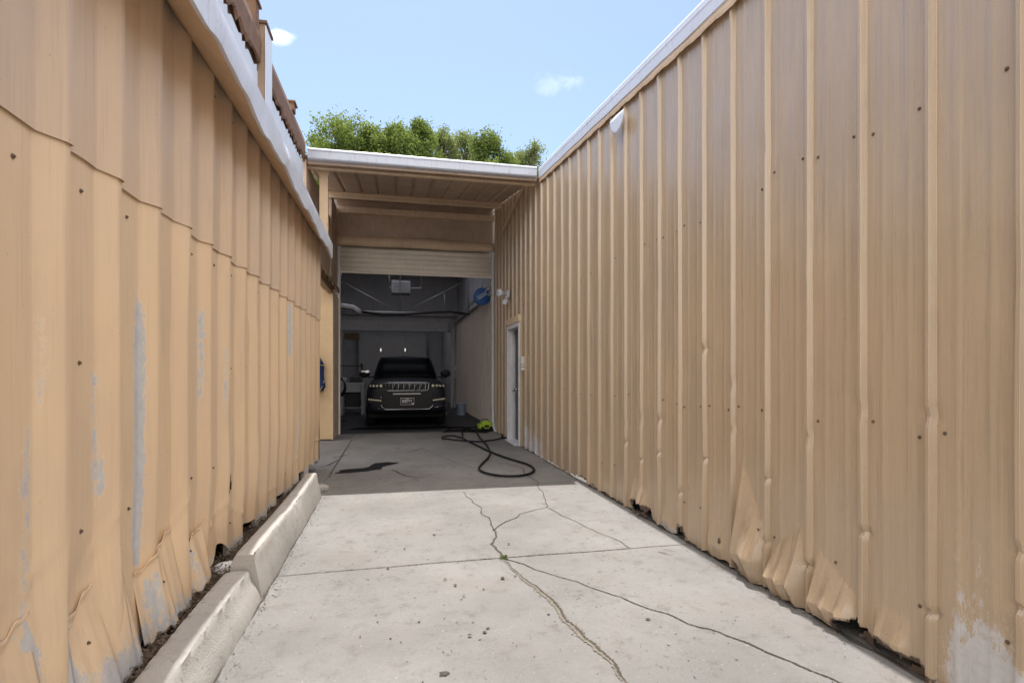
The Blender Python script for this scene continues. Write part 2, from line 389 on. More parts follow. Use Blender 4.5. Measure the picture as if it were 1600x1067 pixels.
def jag(pts, n=5, amp=.012):
    out = [Vector(p) for p in pts]
    for k in range(n):
        nx = [out[0]]
        for a, b in zip(out, out[1:]):
            d = b - a; L = d.length
            if L < .012: nx.append(b); continue
            perp = Vector((-d.y, d.x, 0)).normalized()
            nx += [a + d * random.uniform(.4, .6) + perp * random.gauss(0, amp) * min(1, L * 2.2), b]
        out = nx; amp *= .62
    return out
CW = .62
def ribbon(mb, pts, widths, z, mi, rough=.35):
    """A ragged strip following a crack."""
    L = [0]
    for a, b in zip(pts, pts[1:]): L.append(L[-1] + (b - a).length)
    v = []
    for i, p in enumerate(pts):
        t = L[i] / L[-1] * (len(widths) - 1); k = min(int(t), len(widths) - 2); w = (widths[k] + (widths[k + 1] - widths[k]) * (t - k)) * CW
        d = (pts[min(i + 1, len(pts) - 1)] - pts[max(i - 1, 0)]); n_ = Vector((-d.y, d.x, 0)).normalized()
        v += [p + n_ * w * .5 * random.uniform(1 - rough, 1 + rough), p - n_ * w * .5 * random.uniform(1 - rough, 1 + rough)]
    v = [(q.x, q.y, z) for q in v]
    mb.add(v, [(2 * i, 2 * i + 1, 2 * i + 3, 2 * i + 2) for i in range(len(pts) - 1)], mi)
def spot(mb, outline, z, mi, amp=.01):
    pts = [Vector(p) for p in outline]; pts = jag(pts + [pts[0]], 3, amp)[:-1]
    c = sum(pts, Vector()) / len(pts)
    mb.add([(c.x, c.y, z)] + [(p.x, p.y, z) for p in pts], [(0, i + 1, (i + 1) % len(pts) + 1) for i in range(len(pts))], mi)
P = lambda L_: [G(*q) for q in L_]

d = MB()
# slab top as a fine, slightly uneven sheet
XS = np.linspace(-.80, 2.42, 60); YS = np.linspace(-7, YE + .02, 150)
d.box(-.80, 2.42, -7, YE + .02, -.30, 0, 0)
d.box(-2.6, -.806, 6.55, YE - .02, -.30, -.004, 0)                # pad on the left
d.box(-.805, -.801, 6.55, YE - .02, -.3, -.012, 1)
Z1, Z2 = .004, .006
joint = jag(P([(428, 901), (620, 885), (780, 872), (985, 857), (1078, 850)]), 6, .006)
ribbon(d, joint, [.010, .012, .016, .014, .010], Z1, 1, .5)
cb = jag(P([(722, 768), (738, 785), (752, 803), (772, 828), (767, 850), (785, 873)]), 5, .035); ribbon(d, cb, [.008, .012, .020, .026], Z1, 1, .6)
cb2 = jag(P([(785, 873), (800, 890), (838, 918), (868, 945), (885, 972), (908, 992), (940, 1020), (965, 1050), (985, 1075)]), 5, .03)
ribbon(d, cb2, [.02, .026, .04, .062, .055, .07, .045, .03], Z1, 2, .45); 
cbd = [p + Vector((.006, .004, 0)) for p in cb2]; ribbon(d, cbd, [.006, .010, .012, .018, .020, .016, .02, .014], Z2, 1, .9)
for pts, w in (([(771, 829), (790, 815), (812, 803), (835, 797), (856, 792), (848, 768), (840, 755)], [.02, .014, .012, .012, .010]),
               ([(856, 794), (878, 806), (905, 817), (950, 838), (985, 857)], [.012, .008, .010]),
               ([(790, 874), (835, 890), (872, 901), (935, 922), (1010, 950), (1075, 975), (1140, 995), (1200, 1020), (1260, 1045), (1320, 1070)], [.018, .012, .010, .012, .014, .018, .014]),
               ([(790, 722), (806, 728), (818, 733), (832, 748), (842, 757)], [.015, .02, .02, .010]),
               ([(664, 704), (700, 718), (740, 732)], [.008, .012, .008]), ([(612, 734), (632, 743), (650, 746)], [.03, .05, .02]),
               ([(600, 760), (640, 752), (690, 738)], [.006, .010, .005]), ([(520, 716), (536, 712), (548, 708)], [.03, .04, .02]),
               ([(500, 730), (512, 727), (530, 718)], [.02, .03, .02]),
               ([(640, 706), (654, 702), (664, 700)], [.02, .07, .02]), ([(1028, 862), (1050, 868)], [.014, .004])):
    ribbon(d, jag(P(pts), 5, .022), w, Z1, 1, .55)
ribbon(d, jag(P([(514, 747), (532, 716), (550, 688)]), 5, .006), [.02, .025, .02], Z1, 1, .4)
ribbon(d, jag([Vector((2.195, y, 0)) for y in np.linspace(1.2, 9.2, 20)], 3, .012), [.05, .035, .05, .03, .045, .04], Z1, 1, .6)
ribbon(d, jag([Vector((-.735, y, 0)) for y in np.linspace(1.0, 5.95, 14)], 3, .008), [.012, .02, .014, .024, .012, .010], Z1, 1, .8)
spot(d, P([(522, 740), (530, 735), (556, 733), (576, 730), (586, 724), (604, 722), (624, 723), (604, 728), (596, 733), (575, 736), (545, 739)]), Z2, 3, .03)
spot(d, P([(690, 676), (716, 675), (760, 677), (775, 672), (760, 670), (700, 671)]), Z1, 3, .04)
spot(d, P([(540, 672), (600, 672), (690, 670), (770, 668), (690, 666), (560, 668)]), Z1, 3, .05)
for px, py, s in ((1012, 968, .03), (692, 1053, .05), (857, 960, .016), (655, 972, .014), (590, 972, .012), (905, 935, .013), (610, 998, .012), (575, 906, .014), (720, 820, .02), (640, 830, .012), (805, 900, .016)):
    s *= .55; c = G(px, py); spot(d, [c + Vector((math.cos(a) * s * random.uniform(.5, 1.3), math.sin(a) * s * random.uniform(.5, 1.3), 0)) for a in np.linspace(0, 5.5, 7)], Z1, 1, .006)
for k in range(26):
    c = G(random.uniform(560, 800), random.uniform(700, 1000)); q = random.uniform(.004, .016); spot(d, [c + Vector((math.cos(a) * q * random.uniform(.5, 1.4), math.sin(a) * q * random.uniform(.5, 1.4), 0)) for a in np.linspace(0, 5.5, 7)], Z1 + .0003 * k, 1, .003)
tag(d.build('driveway', [M['conc'], M['crack'], M['grit'], M['oil']]), kind='structure')

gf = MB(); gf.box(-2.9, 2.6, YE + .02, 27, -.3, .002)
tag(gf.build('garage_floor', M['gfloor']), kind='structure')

# soil strip between the curbs and the left wall
so_ = MB(); rows = []
for y in np.linspace(-1, 6.6, 220):
    rows.append([(x, y, .092 + .015 * math.sin(3 * x + 2 * y) + random.uniform(-.012, .012) - (.05 if x > -.86 else 0) - .05 * max(0, (y - 5.6))) for x in np.linspace(-1.45, -.80, 26)])
so_.grid(rows); tag(so_.build('soil', M['soil']), kind='structure')

# ================================================================== LEFT BUILDING
PL = .345; Y0L = 2.12
def xl(y): return -1.10 + (y - 2.0) * (.10 / 5.7)
def prof_l(Y):
    u = ((Y - Y0L) / PL) % 1.0
    r_ = np.interp(u, [0, .575, .835, .93, .985, 1.0], [0, 0, 1, 1, 0, 0])
    pan = .006 * np.sin(np.clip(u / .56, 0, 1) * math.pi)
    return .042 * r_ + pan * .6
def ys_for(y0, y1, p, ph, us):
    out = set()
    for k in range(int((y0 - ph) / p) - 2, int((y1 - ph) / p) + 2):
        for u in us:
            y = ph + (k + u) * p
            if y0 < y < y1: out.add(round(y, 5))
    return sorted(out | {y0, y1})
US_L = [0, .06, .12, .2, .28, .36, .44, .52, .565, .585, .65, .70, .74, .78, .825, .845, .88, .92, .935, .95, .965, .98, .99]
YL0, YL1 = -1.6, 7.72
kr = {k: (random.uniform(.0, .05), random.uniform(.25, .5), random.uniform(-.04, .04)) for k in range(-20, 40)}
kr.update({-2: (.06, .5, .05), -1: (.09, .62, .12), 0: (.12, .58, .14), 1: (.065, .52, -.07), 2: (.115, .50, .11), 3: (.02, .42, 0), 4: (.05, .40, .06), 5: (.05, .38, -.05), 6: (.02, .3, 0), 7: (.04, .35, .03), 9: (.03, .3, 0)})
def flare(Y, Z):
    k = np.floor((Y - Y0L) / PL - .93 + 1).astype(int); u = ((Y - Y0L) / PL - .93) % 1.0
    A = np.vectorize(lambda q: kr.get(int(q), (0.02, .3, 0))[0])(k); H = np.vectorize(lambda q: kr.get(int(q), (0, .3, 0))[1])(k); S = np.vectorize(lambda q: kr.get(int(q), (0, 0, 0))[2])(k)
    h = H + S * (u - .5) * 3
    e = np.sin(np.clip(u, 0, 1) * math.pi) ** .5
    t = np.clip(1 - Z / np.maximum(h, .05), 0, 1)
    crs = .010 * np.exp(-((Z - h) / .012) ** 2) * (A > .04)
    return A * t * e - .035 * np.clip(1 - Z / .7, 0, 1) + crs
LUMPS = [(random.uniform(1.2, 7), random.uniform(.3, 2.9), random.uniform(.06, .2), random.uniform(.08, .3), random.uniform(-.009, .009)) for _ in range(46)]
def lumps(Y, Z):
    o = np.zeros_like(Y)
    for q in LUMPS: o += blob(Y, Z, *q)
    return o
def bot_l(y):
    k = math.floor((y - Y0L) / PL + .07)
    return .118 + .026 * math.sin(k * 2.3) + .014 * math.sin(9 * y) + .008 * math.sin(31 * y) + .03 * ((k * 7) % 3 == 0) + .09 * math.exp(-((y - 3.72) / .10) ** 2)
def lap(y): return 2.06 - (y - 2) * .011 + .006 * math.sin(y * 9)
def part(mb, name, mats, root, **k):
    o = mb.build(name, mats, **k); o.parent = root
    inv = Matrix.Translation(-root.location) if root.type == 'EMPTY' and root.rotation_euler.z == 0 else Matrix()
    o.matrix_parent_inverse = inv; return o
lb = thing('metal_building', 'tan corrugated metal building on the left with a drooping white fascia and bent lower sheets', 'building', (-2.0, 3, 0))
lb_inv = Matrix.Translation((-2.0, 3, 0)).inverted()
def under(o, p): o.parent = p; o.matrix_parent_inverse = p.matrix_world.inverted() if p.matrix_world != Matrix() else Matrix.Translation(-p.location); return o
SCR = [(2.9, .62, .40, .9), ]
def AY0(px):
    a = math.atan((px - 800) / FPX) + YAW; y = -1.07 / math.tan(a); return y, y * math.cos(YAW) - 1.07 * math.sin(YAW)
def peel_l(Y, Z):
    p = np.zeros_like(Y); u = ((Y - Y0L) / PL) % 1.0; k = np.floor((Y - Y0L) / PL)
    # zinc splashed along the lower edge, scuffs on the ridges
    p += .62 * np.exp(-(np.maximum(Z - .12, 0) / .09) ** 2)
    p += blob(Y, Z, 1.93, .41, .06, .12, .72) + blob(Y, Z, 1.79, .42, .08, .13, .74) + blob(Y, Z, 2.10, .48, .03, .09, 1.0) + blob(Y, Z, 1.86, .26, .13, .10, .72) + blob(Y, Z, 1.55, .20, .25, .22, .75) + blob(Y, Z, 2.12, .34, .06, .16, .55)
    for px, ya, yb, w, a in ((222, 470, 880, 11, 1.1), (312, 480, 612, 6, .72), (345, 530, 650, 6, .5), (444, 470, 560, 5, .85), (436, 555, 600, 6, .75), (74, 470, 640, 9, .5), (58, 650, 960, 11, .66), (157, 560, 770, 8, .58), (163, 715, 775, 6, .66), (308, 600, 700, 7, .4), (350, 700, 800, 8, .45), (455, 640, 720, 6, .5), (398, 520, 600, 5, .38), (110, 600, 700, 6, .36)):
        c = AY0(px); y, dd = c; z0 = CH + (HOR - yb) * dd / FPX; z1 = CH + (HOR - ya) * dd / FPX
        p += a * np.exp(-((Y - y) / (w * dd / FPX * 1.3)) ** 2) * np.exp(-((Z - (z0 + z1) / 2) / (z1 - z0) * 1.85) ** 6)
    return p
def rust_l(Y, Z):
    return blob(Y, Z, 3.98, .56, .07, .06, .6) + .26 * np.exp(-(np.maximum(Z - .11, 0) / .03) ** 2)
ysL = ys_for(YL0, YL1, PL, Y0L, US_L)
zl = np.concatenate([np.linspace(0, .32, 26)[:-1], np.linspace(.32, 1, 22)])
scr = []
for k in range(-3, 17):
    yb = Y0L + PL * k
    for z in (1.94, 1.34, .72, .30):
        for u in (.30,):
            if random.random() < (.9 if z > 1.9 else .45): scr.append((yb + u * PL + random.uniform(-.012, .012), z + random.uniform(-.015, .015)))
wl_ = sheet('lower_siding', ysL, zl, lambda Y, Z: np.vectorize(xl)(Y) + prof_l(Y) + flare(Y, Z) + lumps(Y, Z), bot_l, lambda y: lap(y) + .05, M['siding_l'], None, peel_l, rust_l, scr, 1, holes=((3.93, .56, .06, .06), (2.42, .15, .03, .03)))
wl_.parent = lb; wl_.matrix_parent_inverse = lb_inv
def bent(name, y0, y1, zt0, zt1, zb0, zb1, out, pe):
    f = lambda a, b: (lambda y: a + (b - a) * (y - y0) / (y1 - y0) + .012 * math.sin(y * 37) + .006 * math.sin(y * 91))
    top, bot = f(zt0, zt1), f(zb0, zb1); tv = np.vectorize(top); bv = np.vectorize(bot)
    def xf(Y, Z):
        t = np.clip((tv(Y) - Z) / (tv(Y) - bv(Y)), 0, 1); q = (Y - y0) / (y1 - y0)
        pl = np.interp(q, [0, .28, .36, .62, .70, 1], [0, .2, 1, 1, .1, 0])
        return np.vectorize(xl)(Y) - .012 + prof_l(Y) * (1 - t) * .9 + out * t * (.65 + .35 * q) + .030 * pl * t + .016 * np.exp(-(t / .05) ** 2)
    o = sheet(name, np.linspace(y0, y1, 46), np.linspace(0, 1, 30), xf, bot, top, M['siding_l'], None, lambda Y, Z: pe * np.exp(-(np.maximum(Z - bv(Y), 0) / .16) ** 2) + blob(Y, Z, y0 + .1, .33, .06, .1, pe), lambda Y, Z: Y * 0 - .3, [((y0 + y1) / 2 - .03, .34)], 1)
    o.parent = lb; o.matrix_parent_inverse = lb_inv; o.modifiers.new('sheet', 'SOLIDIFY').thickness = .003
bent('bent_sheet', 1.98, 2.50, .40, .60, .10, .11, .105, .85)
bent('bent_sheet', 1.50, 1.95, .50, .56, .08, .10, .09, 1.0)
bent('bent_sheet', 2.62, 3.00, .44, .54, .12, .12, .085, .6)
bent('bent_sheet', 3.12, 3.40, .36, .46, .13, .13, .07, .45)
scr = [(Y0L + PL * k + .28 * PL, 2.95 + random.uniform(-.03, .03)) for k in range(-3, 17) if random.random() < .4]
wu_ = sheet('upper_siding', ysL, np.linspace(0, 1, 16), lambda Y, Z: np.vectorize(xl)(Y) + prof_l(Y) + .010 + lumps(Y, Z) * .6, lap, lambda y: 3.19, M['siding_u'], None, lambda Y, Z: Y * 0 - .3, lambda Y, Z: Y * 0 - .2, scr, 1)
wu_.parent = lb; wu_.matrix_parent_inverse = lb_inv

def wav(y): return .034 * math.sin(y * 4.6) + .018 * math.sin(y * 11.3 + 1) + .008 * math.sin(y * 23)
XF = -.805
ysf = np.linspace(YL0, YL1 - .02, 160)
s_ = MB(); s_.grid([[(xl(y) + .042 + t * (XF - .004 - xl(y) - .042), y, 3.045 - .185 * t - .012 * math.sin(math.pi * t) + wav(y) * .5 * t + .004 * math.sin(40 * y) * (1 - t)) for t in np.linspace(0, 1, 7)] for y in ysf])
part(s_, 'soffit', M['trim'], lb, solid=.004)
f_ = MB()
f_.grid([[(XF - .022, y, 2.858 + wav(y) * .5), (XF, y, 2.850 + wav(y) * .5), (XF + .004 + wav(y) * .25, y, 2.93 + wav(y) * .25), (XF + .002, y, 3.03), (XF - .02, y, 3.066), (XF - .20, y, 3.19), (XF - .30, y, 3.22)] for y in ysf])
o = part(f_, 'fascia', M['white'], lb); o.modifiers.new('e', 'EDGE_SPLIT').split_angle = R(22)
r_ = MB(); r_.box(-7, XF - .17, YL0, YL1, 3.195, 3.22); part(r_, 'roof', M['roofing'], lb)
w_ = MB(); w_.box(-1.45, -1.40, YL0, YL1, 0, 3.09); w_.box(-7, -1.02 + .0, YL1, YL1 + .05, .10, 3.095); part(w_, 'inner_wall', [M['dark']], lb)  # dark wall added behind the siding to stop light through its gaps
e_ = MB(); e_.box(-1.06, -.985, YL1 + .052, YL1 + .09, .12, 3.09); part(e_, 'corner_post', M['rustpost'], lb)

# recessed side bay behind the wall's far end
sb = thing('side_shed', 'orange tan flat shed wall under a broken eave, left of the garage opening', 'shed', (-1.6, 10.9, 0))
a_ = MB(); a_.box(-3.0, -1.165, 10.9, 10.96, .03, 2.98); part(a_, 'wall_panel', M['panel'], sb)
a_ = MB(); a_.box(-1.164, -1.128, 10.88, 11.93, .02, 2.86); part(a_, 'corner_trim', M['lintel'], sb, bevel=.004)
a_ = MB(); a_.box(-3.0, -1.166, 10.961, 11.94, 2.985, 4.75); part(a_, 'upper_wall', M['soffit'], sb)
a_ = MB()
a_.grid([[(-1.40, y, 3.02), (-1.12, y, 2.99 + .012 * math.sin(9 * y)), (-1.05, y, 2.94 + .02 * math.sin(7 * y)), (-1.045, y, 2.86 + .03 * math.sin(13 * y))] for y in np.linspace(7.85, 11.2, 40)])
part(a_, 'eave', M['rustpost'], sb, solid=.012)
a_ = MB(); a_.box(-1.30, -1.10, 8.2, 10.88, 2.88, 2.96); a_.box(-1.24, -1.16, 9.1, 10.85, 2.79, 2.87, mat=Matrix.Rotation(R(.6), 4, 'Y')); part(a_, 'rafter', M['wood'], sb, bevel=.005)

# rusty screen wall standing on the left roof
def zr(y): return 4.17 + .042 * (y - 3.5)
rs = thing('rooftop_screen', 'rusty brown beam and pale zinc sheets standing on the roof behind the white fascia', 'rooftop wall', (-1.3, 5, 3.22))
a_ = MB(); ys = np.linspace(.5, 7.95, 150)
a_.grid([[(-1.235 + .012 * (i % 2), y, 3.222), (-1.235 + .012 * (i % 2), y, zr(y) - .16 + .025 * ((i * 7) % 5 - 2) * .5)] for i, y in enumerate(ys)], 0, False)
part(a_, 'zinc_sheet', M['zinc'], rs, solid=.003)
a_ = MB(); pts = []
for i, y in enumerate(np.linspace(.5, 8.0, 120)):
    j = random.uniform(-.02, .02)
    pts.append([(-1.222, y, zr(y) - .11 + j * 2.4), (-1.205, y, zr(y) - .09 + j * 1.5), (-1.20, y, zr(y) + .10), (-1.21, y, zr(y) + .17), (-1.30, y, zr(y) + .18)])
a_.grid(pts, 0, False); part(a_, 'rusty_beam', M['rust'], rs, solid=.01)
a_ = MB(); a_.add([(-1.262, .5, 3.75), (-1.262, 7.95, 4.1), (-1.262, 7.95, zr(7.95) + .12), (-1.262, .5, zr(.5) + .12)], [(0, 1, 2, 3)]); part(a_, 'backing_board', M['wood'], rs, solid=.01)
for y0, zt, w in ((5.42, 4.53, .24),):
    a_ = MB(); a_.box(-1.36, -1.165, y0, y0 + w, 3.222, zt); a_.box(-1.163, -1.155, y0 - .01, y0 + w + .01, 3.222, zt - .02, 1)
    o = part(a_, 'column', [M['rustpost'], M['white']], rs)
    a_ = MB(); a_.box(-1.39, -1.145, y0 - .02, y0 + w + .02, zt, zt + .025); a_.box(-1.33, -1.21, y0 - .16, y0 - .03, zr(y0) + .18, zt + .12); a_.box(-1.35, -1.19, y0 - .18, y0 - .01, zt + .12, zt + .14)
    part(a_, 'column_cap', M['rust'], rs)
a_ = MB(); a_.box(-1.30, -1.19, 7.05, 7.19, zr(7.1) + .182, zr(7.1) + .27); a_.box(-1.32, -1.17, 7.03, 7.21, zr(7.1) + .27, zr(7.1) + .29); part(a_, 'stub_post', M['rust'], rs)

# ================================================================== RIGHT BUILDING
XR = 2.205; PR = .34; Y0R = 1.513
def prof_r(Y):
    u = ((Y - Y0R) / PR + .5) % 1.0 - .5; a = np.abs(u) * PR
    rib = np.interp(a, [0, .008, .020, 1], [1, 1, 0, 0])
    mi_ = sum(1 - smooth01((np.abs(np.abs(u) * PR - c) - .006) / .010) for c in (.105,))
    return .028 * rib + .0025 * mi_
US_R = sorted(set([x / PR for x in (-.035, -.024, -.0205, -.0195, -.014, -.0085, -.0075, 0, .0075, .0085, .014, .0195, .0205, .024, .035, .05, .07, .089, .095, .100, .105, .110, .115, .121, .14, .155, .17, .185, .20, .219, .225, .23, .235, .24, .245, .251, .27, .285)]))
# buckled patches: (y, half width, top of the fold, fold belly height, depth, slant of the fold, pleats)
DR = [(3.02, .14, .56, .15, .120, 1.7, 1), (2.70, .15, .38, .11, .108, -.8, 2), (2.37, .15, .30, .10, .095, .6, 2), (2.04, .10, .22, .09, .05, 0, 1), (3.40, .12, .26, .1, .035, .5, 1), (4.62, .18, .28, .11, .06, .3, 2), (4.1, .1, .2, .08, .03, 0, 1)]
LR = [(random.uniform(1.2, 8.5), random.uniform(.1, 3.6), random.uniform(.05, .22), random.uniform(.06, .4), random.uniform(-.007, .007)) for _ in range(60)]
NICKS = [(Y0R + PR * k + random.uniform(-.004, .004), random.uniform(.25, 1.5), .030, random.uniform(.012, .03), random.uniform(.012, .024)) for k in range(0, 11) for _ in range(2)]
def dents(Y, Z):
    o = np.zeros_like(Y)
    for y, w, h, zb, A, sl, np_ in DR:
        hh = np.maximum(h + sl * (Y - y), zb + .04); q = np.clip((Y - y) / w, -1, 1)
        up = np.clip((hh - Z) / (hh - zb), 0, 1); dn = np.clip(Z / zb, 0, 1) * .6 + .4
        side = np.clip((1 - np.abs(q)) / .35, 0, 1)
        pleat = 1 - .30 * np.abs(((q + 1) * np_ * .75) % 1.0 - .5) * 2
        o += A * np.where(Z > zb, up, dn) * side * pleat * (np.abs(q) < 1)
    for q in LR: o += blob(Y, Z, *q)
    for q in NICKS: o -= blob(Y, Z, *q)
    return o
def face_r(Y, Z): return XR - prof_r(Y) - dents(Y, Z)
def zroof(y): return 4.30 + .16 * (y - 8.0) if y < 12 else 4.94
def top_r(y): return 3.59 + .1 * y - .16 if y < 7.95 else zroof(y) + .03
def peel_r(Y, Z):
    p = .15 * np.exp(-(Z / .1) ** 2)
    p += blob(Y, Z, 1.66, .10, .13, .20, .95) + blob(Y, Z, 1.48, .08, .12, .16, .9) + blob(Y, Z, 1.75, .4, .02, .3, .25)
    p += blob(Y, Z, 8.35, .15, .65, .28, .60) + blob(Y, Z, 9.0, .3, .2, .3, .45) + blob(Y, Z, 2.9, .36, .03, .1, .6)
    p += blob(Y, Z, 4.1, .03, .25, .06, .5) + blob(Y, Z, 1.66, .5, .13, .4, .28) + blob(Y, Z, 2.0, .3, .2, .3, .12) + blob(Y, Z, 3.0, .25, .1, .15, .2)
    return p
def rust_r(Y, Z):
    r = .47 * np.exp(-(np.maximum(Z - .01, 0) / .05) ** 2)
    for y, z, ry, rz, a in ((2.26, .05, .10, .06, .7), (2.02, .04, .16, .07, .7), (2.62, .08, .03, .04, .7), (3.12, .08, .05, .05, .8), (4.62, .09, .14, .06, 1.0), (4.45, .07, .06, .06, .8), (3.9, .07, .07, .06, .8), (3.35, .14, .03, .04, .7), (3.78, .42, .03, .03, .6), (6.1, .05, .3, .05, .4)):
        r += blob(Y, Z, y, z, ry, rz, a)
    for a, b, L_, am in TRAIL: r += am * np.exp(-((Y - a) / .012) ** 2) * np.clip(1 - (b - Z) / L_, 0, 1) * (Z < b + .02)
    r += .30 * np.exp(-(np.maximum(top_r(4.0) * 0 + 3.355 + .1 * Y - Z, 0) / .12) ** 2) * np.clip((Y - 5.2) / 2, 0, 1)
    return r
rb = thing('metal_building', 'tall ochre ribbed metal building with white rake trim and dented rusty base', 'building', (4.0, 4, 0))
rb_inv = Matrix.Translation((-4.0, -4, 0))
DY0, DY1, DZ = 9.36, 10.42, 2.20
zr1 = np.concatenate([np.linspace(0, .18, 44)[:-1], np.linspace(.18, .45, 22)[:-1], np.linspace(.45, 1, 24)])
scr = []
for k in range(0, 24):
    yb = Y0R + PR * k
    for z, pr in ((2.44, .8), (1.06, .8), (.32, .45)):
        for q in (.055, .285, .17):
            if random.random() < (pr if q != .17 else .12): scr.append((yb + q, z + random.gauss(0, .012) + .02 * math.sin(yb * 3)))
TRAIL = [(a, b, random.uniform(.02, .14), random.uniform(.15, .42)) for a, b in scr]
def bot_r(y): return .014 + .006 * math.sin(y * 6.1) + .006 * math.sin(y * 29) + .004 * math.sin(y * 67)
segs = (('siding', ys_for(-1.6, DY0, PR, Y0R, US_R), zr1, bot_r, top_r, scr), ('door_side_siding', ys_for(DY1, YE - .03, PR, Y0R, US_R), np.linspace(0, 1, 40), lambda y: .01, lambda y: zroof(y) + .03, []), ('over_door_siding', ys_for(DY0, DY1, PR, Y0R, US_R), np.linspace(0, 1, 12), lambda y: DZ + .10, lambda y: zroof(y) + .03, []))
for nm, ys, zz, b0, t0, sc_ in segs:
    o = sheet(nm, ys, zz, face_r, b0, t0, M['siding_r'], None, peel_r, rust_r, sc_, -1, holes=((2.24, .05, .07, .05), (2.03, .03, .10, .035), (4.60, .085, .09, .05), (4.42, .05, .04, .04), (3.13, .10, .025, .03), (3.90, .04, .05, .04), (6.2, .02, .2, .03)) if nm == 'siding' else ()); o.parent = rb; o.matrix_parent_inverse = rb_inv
yy = np.linspace(-1.6, 7.98, 60)
zt_ = lambda y: 3.59 + .1 * y
a_ = MB(); a_.grid([[(2.30, y, zt_(y) + .02), (2.158, y, zt_(y) + .012), (2.150, y, zt_(y) - .004), (2.148, y, zt_(y) - .05), (2.152, y, zt_(y) - .056), (2.152, y, zt_(y) - .145 + .004 * math.sin(8 * y)), (2.164, y, zt_(y) - .148)] for y in yy], 0, False)
part(a_, 'rake_trim', M['white'], rb, solid=.004)
a_ = MB(); a_.grid([[(2.20, y, zt_(y) - .140), (2.163, y, zt_(y) - .15), (2.160, y, zt_(y) - .180), (2.165, y, zt_(y) - .205 + .005 * math.sin(y * 17) + .003 * math.sin(y * 51))] for y in np.linspace(-1.6, 7.98, 200)], 0, False)
part(a_, 'flashing', M['trim'], rb, solid=.004)
a_ = MB(); q0, q1 = Vector((2.150, 10.9, 4.10)), Vector((2.150, 8.9, 4.42)); a_.add([q0, q1, q1 + Vector((0, 0, .07)), q0 + Vector((0, 0, .07))], [(0, 1, 2, 3)]); part(a_, 'gable_flashing', M['trim'], rb, solid=.006)
a_ = MB(); a_.prism([(2.2, zt_(-1.6) - .1), (2.2, zt_(-1.6) - .02), (8, zt_(-1.6) - .02), (8, zt_(-1.6) - .1)], 'y', -1.6, -1.55)
a_ = MB(); a_.add([(2.26, -1.6, zt_(-1.6) - .02), (8, -1.6, zt_(-1.6) - .02), (8, 27, zt_(8)), (2.45, 27, zt_(8)), (2.45, 8, zt_(8)-.02), (2.26, 8, zt_(8) - .02)], [(0, 1, 2, 3, 4, 5)]); part(a_, 'roof', M['roofing'], rb, solid=.04)
a_ = MB(); a_.box(2.60, 2.64, -1.6, YE, 0, 3.3); a_.box(2.28, 8, -1.65, -1.61, 0, 3.3); part(a_, 'inner_wall', M['dark'], rb)  # dark wall added behind the ribs so no light leaks through
# torn white strip hanging from the flashing
a_ = MB(); c0 = AY(978, 150, 4.95)
pp = [[(2.128 - .012 * math.sin(s * 3.1), 4.80 + .34 * s, 3.79 - .02 * t * 0 - (.03 + .15 * math.sin(math.pi * min(1, s * 1.05)) ** .7) * t + .02 * s) for t in np.linspace(0, 1, 6)] for s in np.linspace(0, 1, 12)]
a_.grid(pp); part(a_, 'torn_strip', M['white'], rb, solid=.003)
# side door
a_ = MB()
a_.box(2.16, 2.34, DY1 - .075, DY1 - .001, .0, DZ); a_.box(2.16, 2.34, DY0 + .001, DY0 + .055, .0, DZ); a_.box(2.16, 2.34, DY0 + .055, DY1 - .075, DZ - .075, DZ - .001); a_.box(2.24, 2.30, DY1 - .095, DY1 - .076, 0, DZ - .076)
part(a_, 'door_frame', M['whited'], rb, bevel=.004)
a_ = MB(); a_.box(2.145, 2.21, DY0 - .04, DY1 + .03, DZ + .002, DZ + .125); a_.box(2.142, 2.16, DY0 - .042, DY0 + .02, DZ + .05, DZ + .127); part(a_, 'door_flashing', M['lintel'], rb, bevel=.004)
a_ = MB(); a_.box(2.315, 2.36, DY0 + .057, DY1 - .098, .012, DZ - .078)
for z in (1.22, 1.50): a_.box(2.306, 2.314, DY0 + .12, DY1 - .18, z, z + .03)
dr = part(a_, 'door', M['greydoor'], rb, bevel=.003)
a_ = MB(); a_.lathe([(.034, 0), (.034, .012), (.014, .016), (.014, .045), (.030, .055), (.033, .075), (.02, .09), (.004, .092)], (0, 0, 0), 'x', 16)
a_.v = [(2.313 - x, DY1 - .24 + y, .97 + z) for x, y, z in a_.v]
o = a_.build('knob', M['chrome']); o.parent = dr
o.matrix_parent_inverse = dr.matrix_parent_inverse if False else Matrix(); o.location = (0, 0, 0)
a_ = MB(); a_.box(2.10, 2.40, DY0 + .057, DY1 - .077, -.01, .010); part(a_, 'door_sill', M['whited'], rb)

# ================================================================== GARAGE
XL_, XRr = -1.15, 2.195
gb = thing('garage_building', 'open garage bay with projecting canopy and raised cream roller shutter', 'garage', (.5, 12, 0))
YC = 8.0
def zroof(y): return 4.30 + .16 * (y - YC) if y < YE else 4.94
a_ = MB(); n = 140; rows = []
xs = np.linspace(-1.26, 2.19, n)
def rprof(x):
    u = ((x + 1.05) / .31) % 1.0; return .03 * (1 - float(smooth01(np.array((abs(u - .5) - .06) / .05))))
for y in (YC + .02, 9, 10, 11, YE): rows.append([(x, y, zroof(y) + rprof(x)) for x in xs])
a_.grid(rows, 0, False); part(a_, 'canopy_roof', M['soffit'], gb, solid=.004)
a_ = MB(); SK = ((13.4, 17.4), (20.8, 24.4)); yb = [YE + .12] + [q for p in SK for q in p] + [27]
for q in range(0, len(yb), 2): a_.box(-3, 2.5, yb[q], yb[q + 1], 4.96, 5.02)
for p in SK: a_.box(-3, -1.2, p[0], p[1], 4.96, 5.02); a_.box(1.2, 2.5, p[0], p[1], 4.96, 5.02)
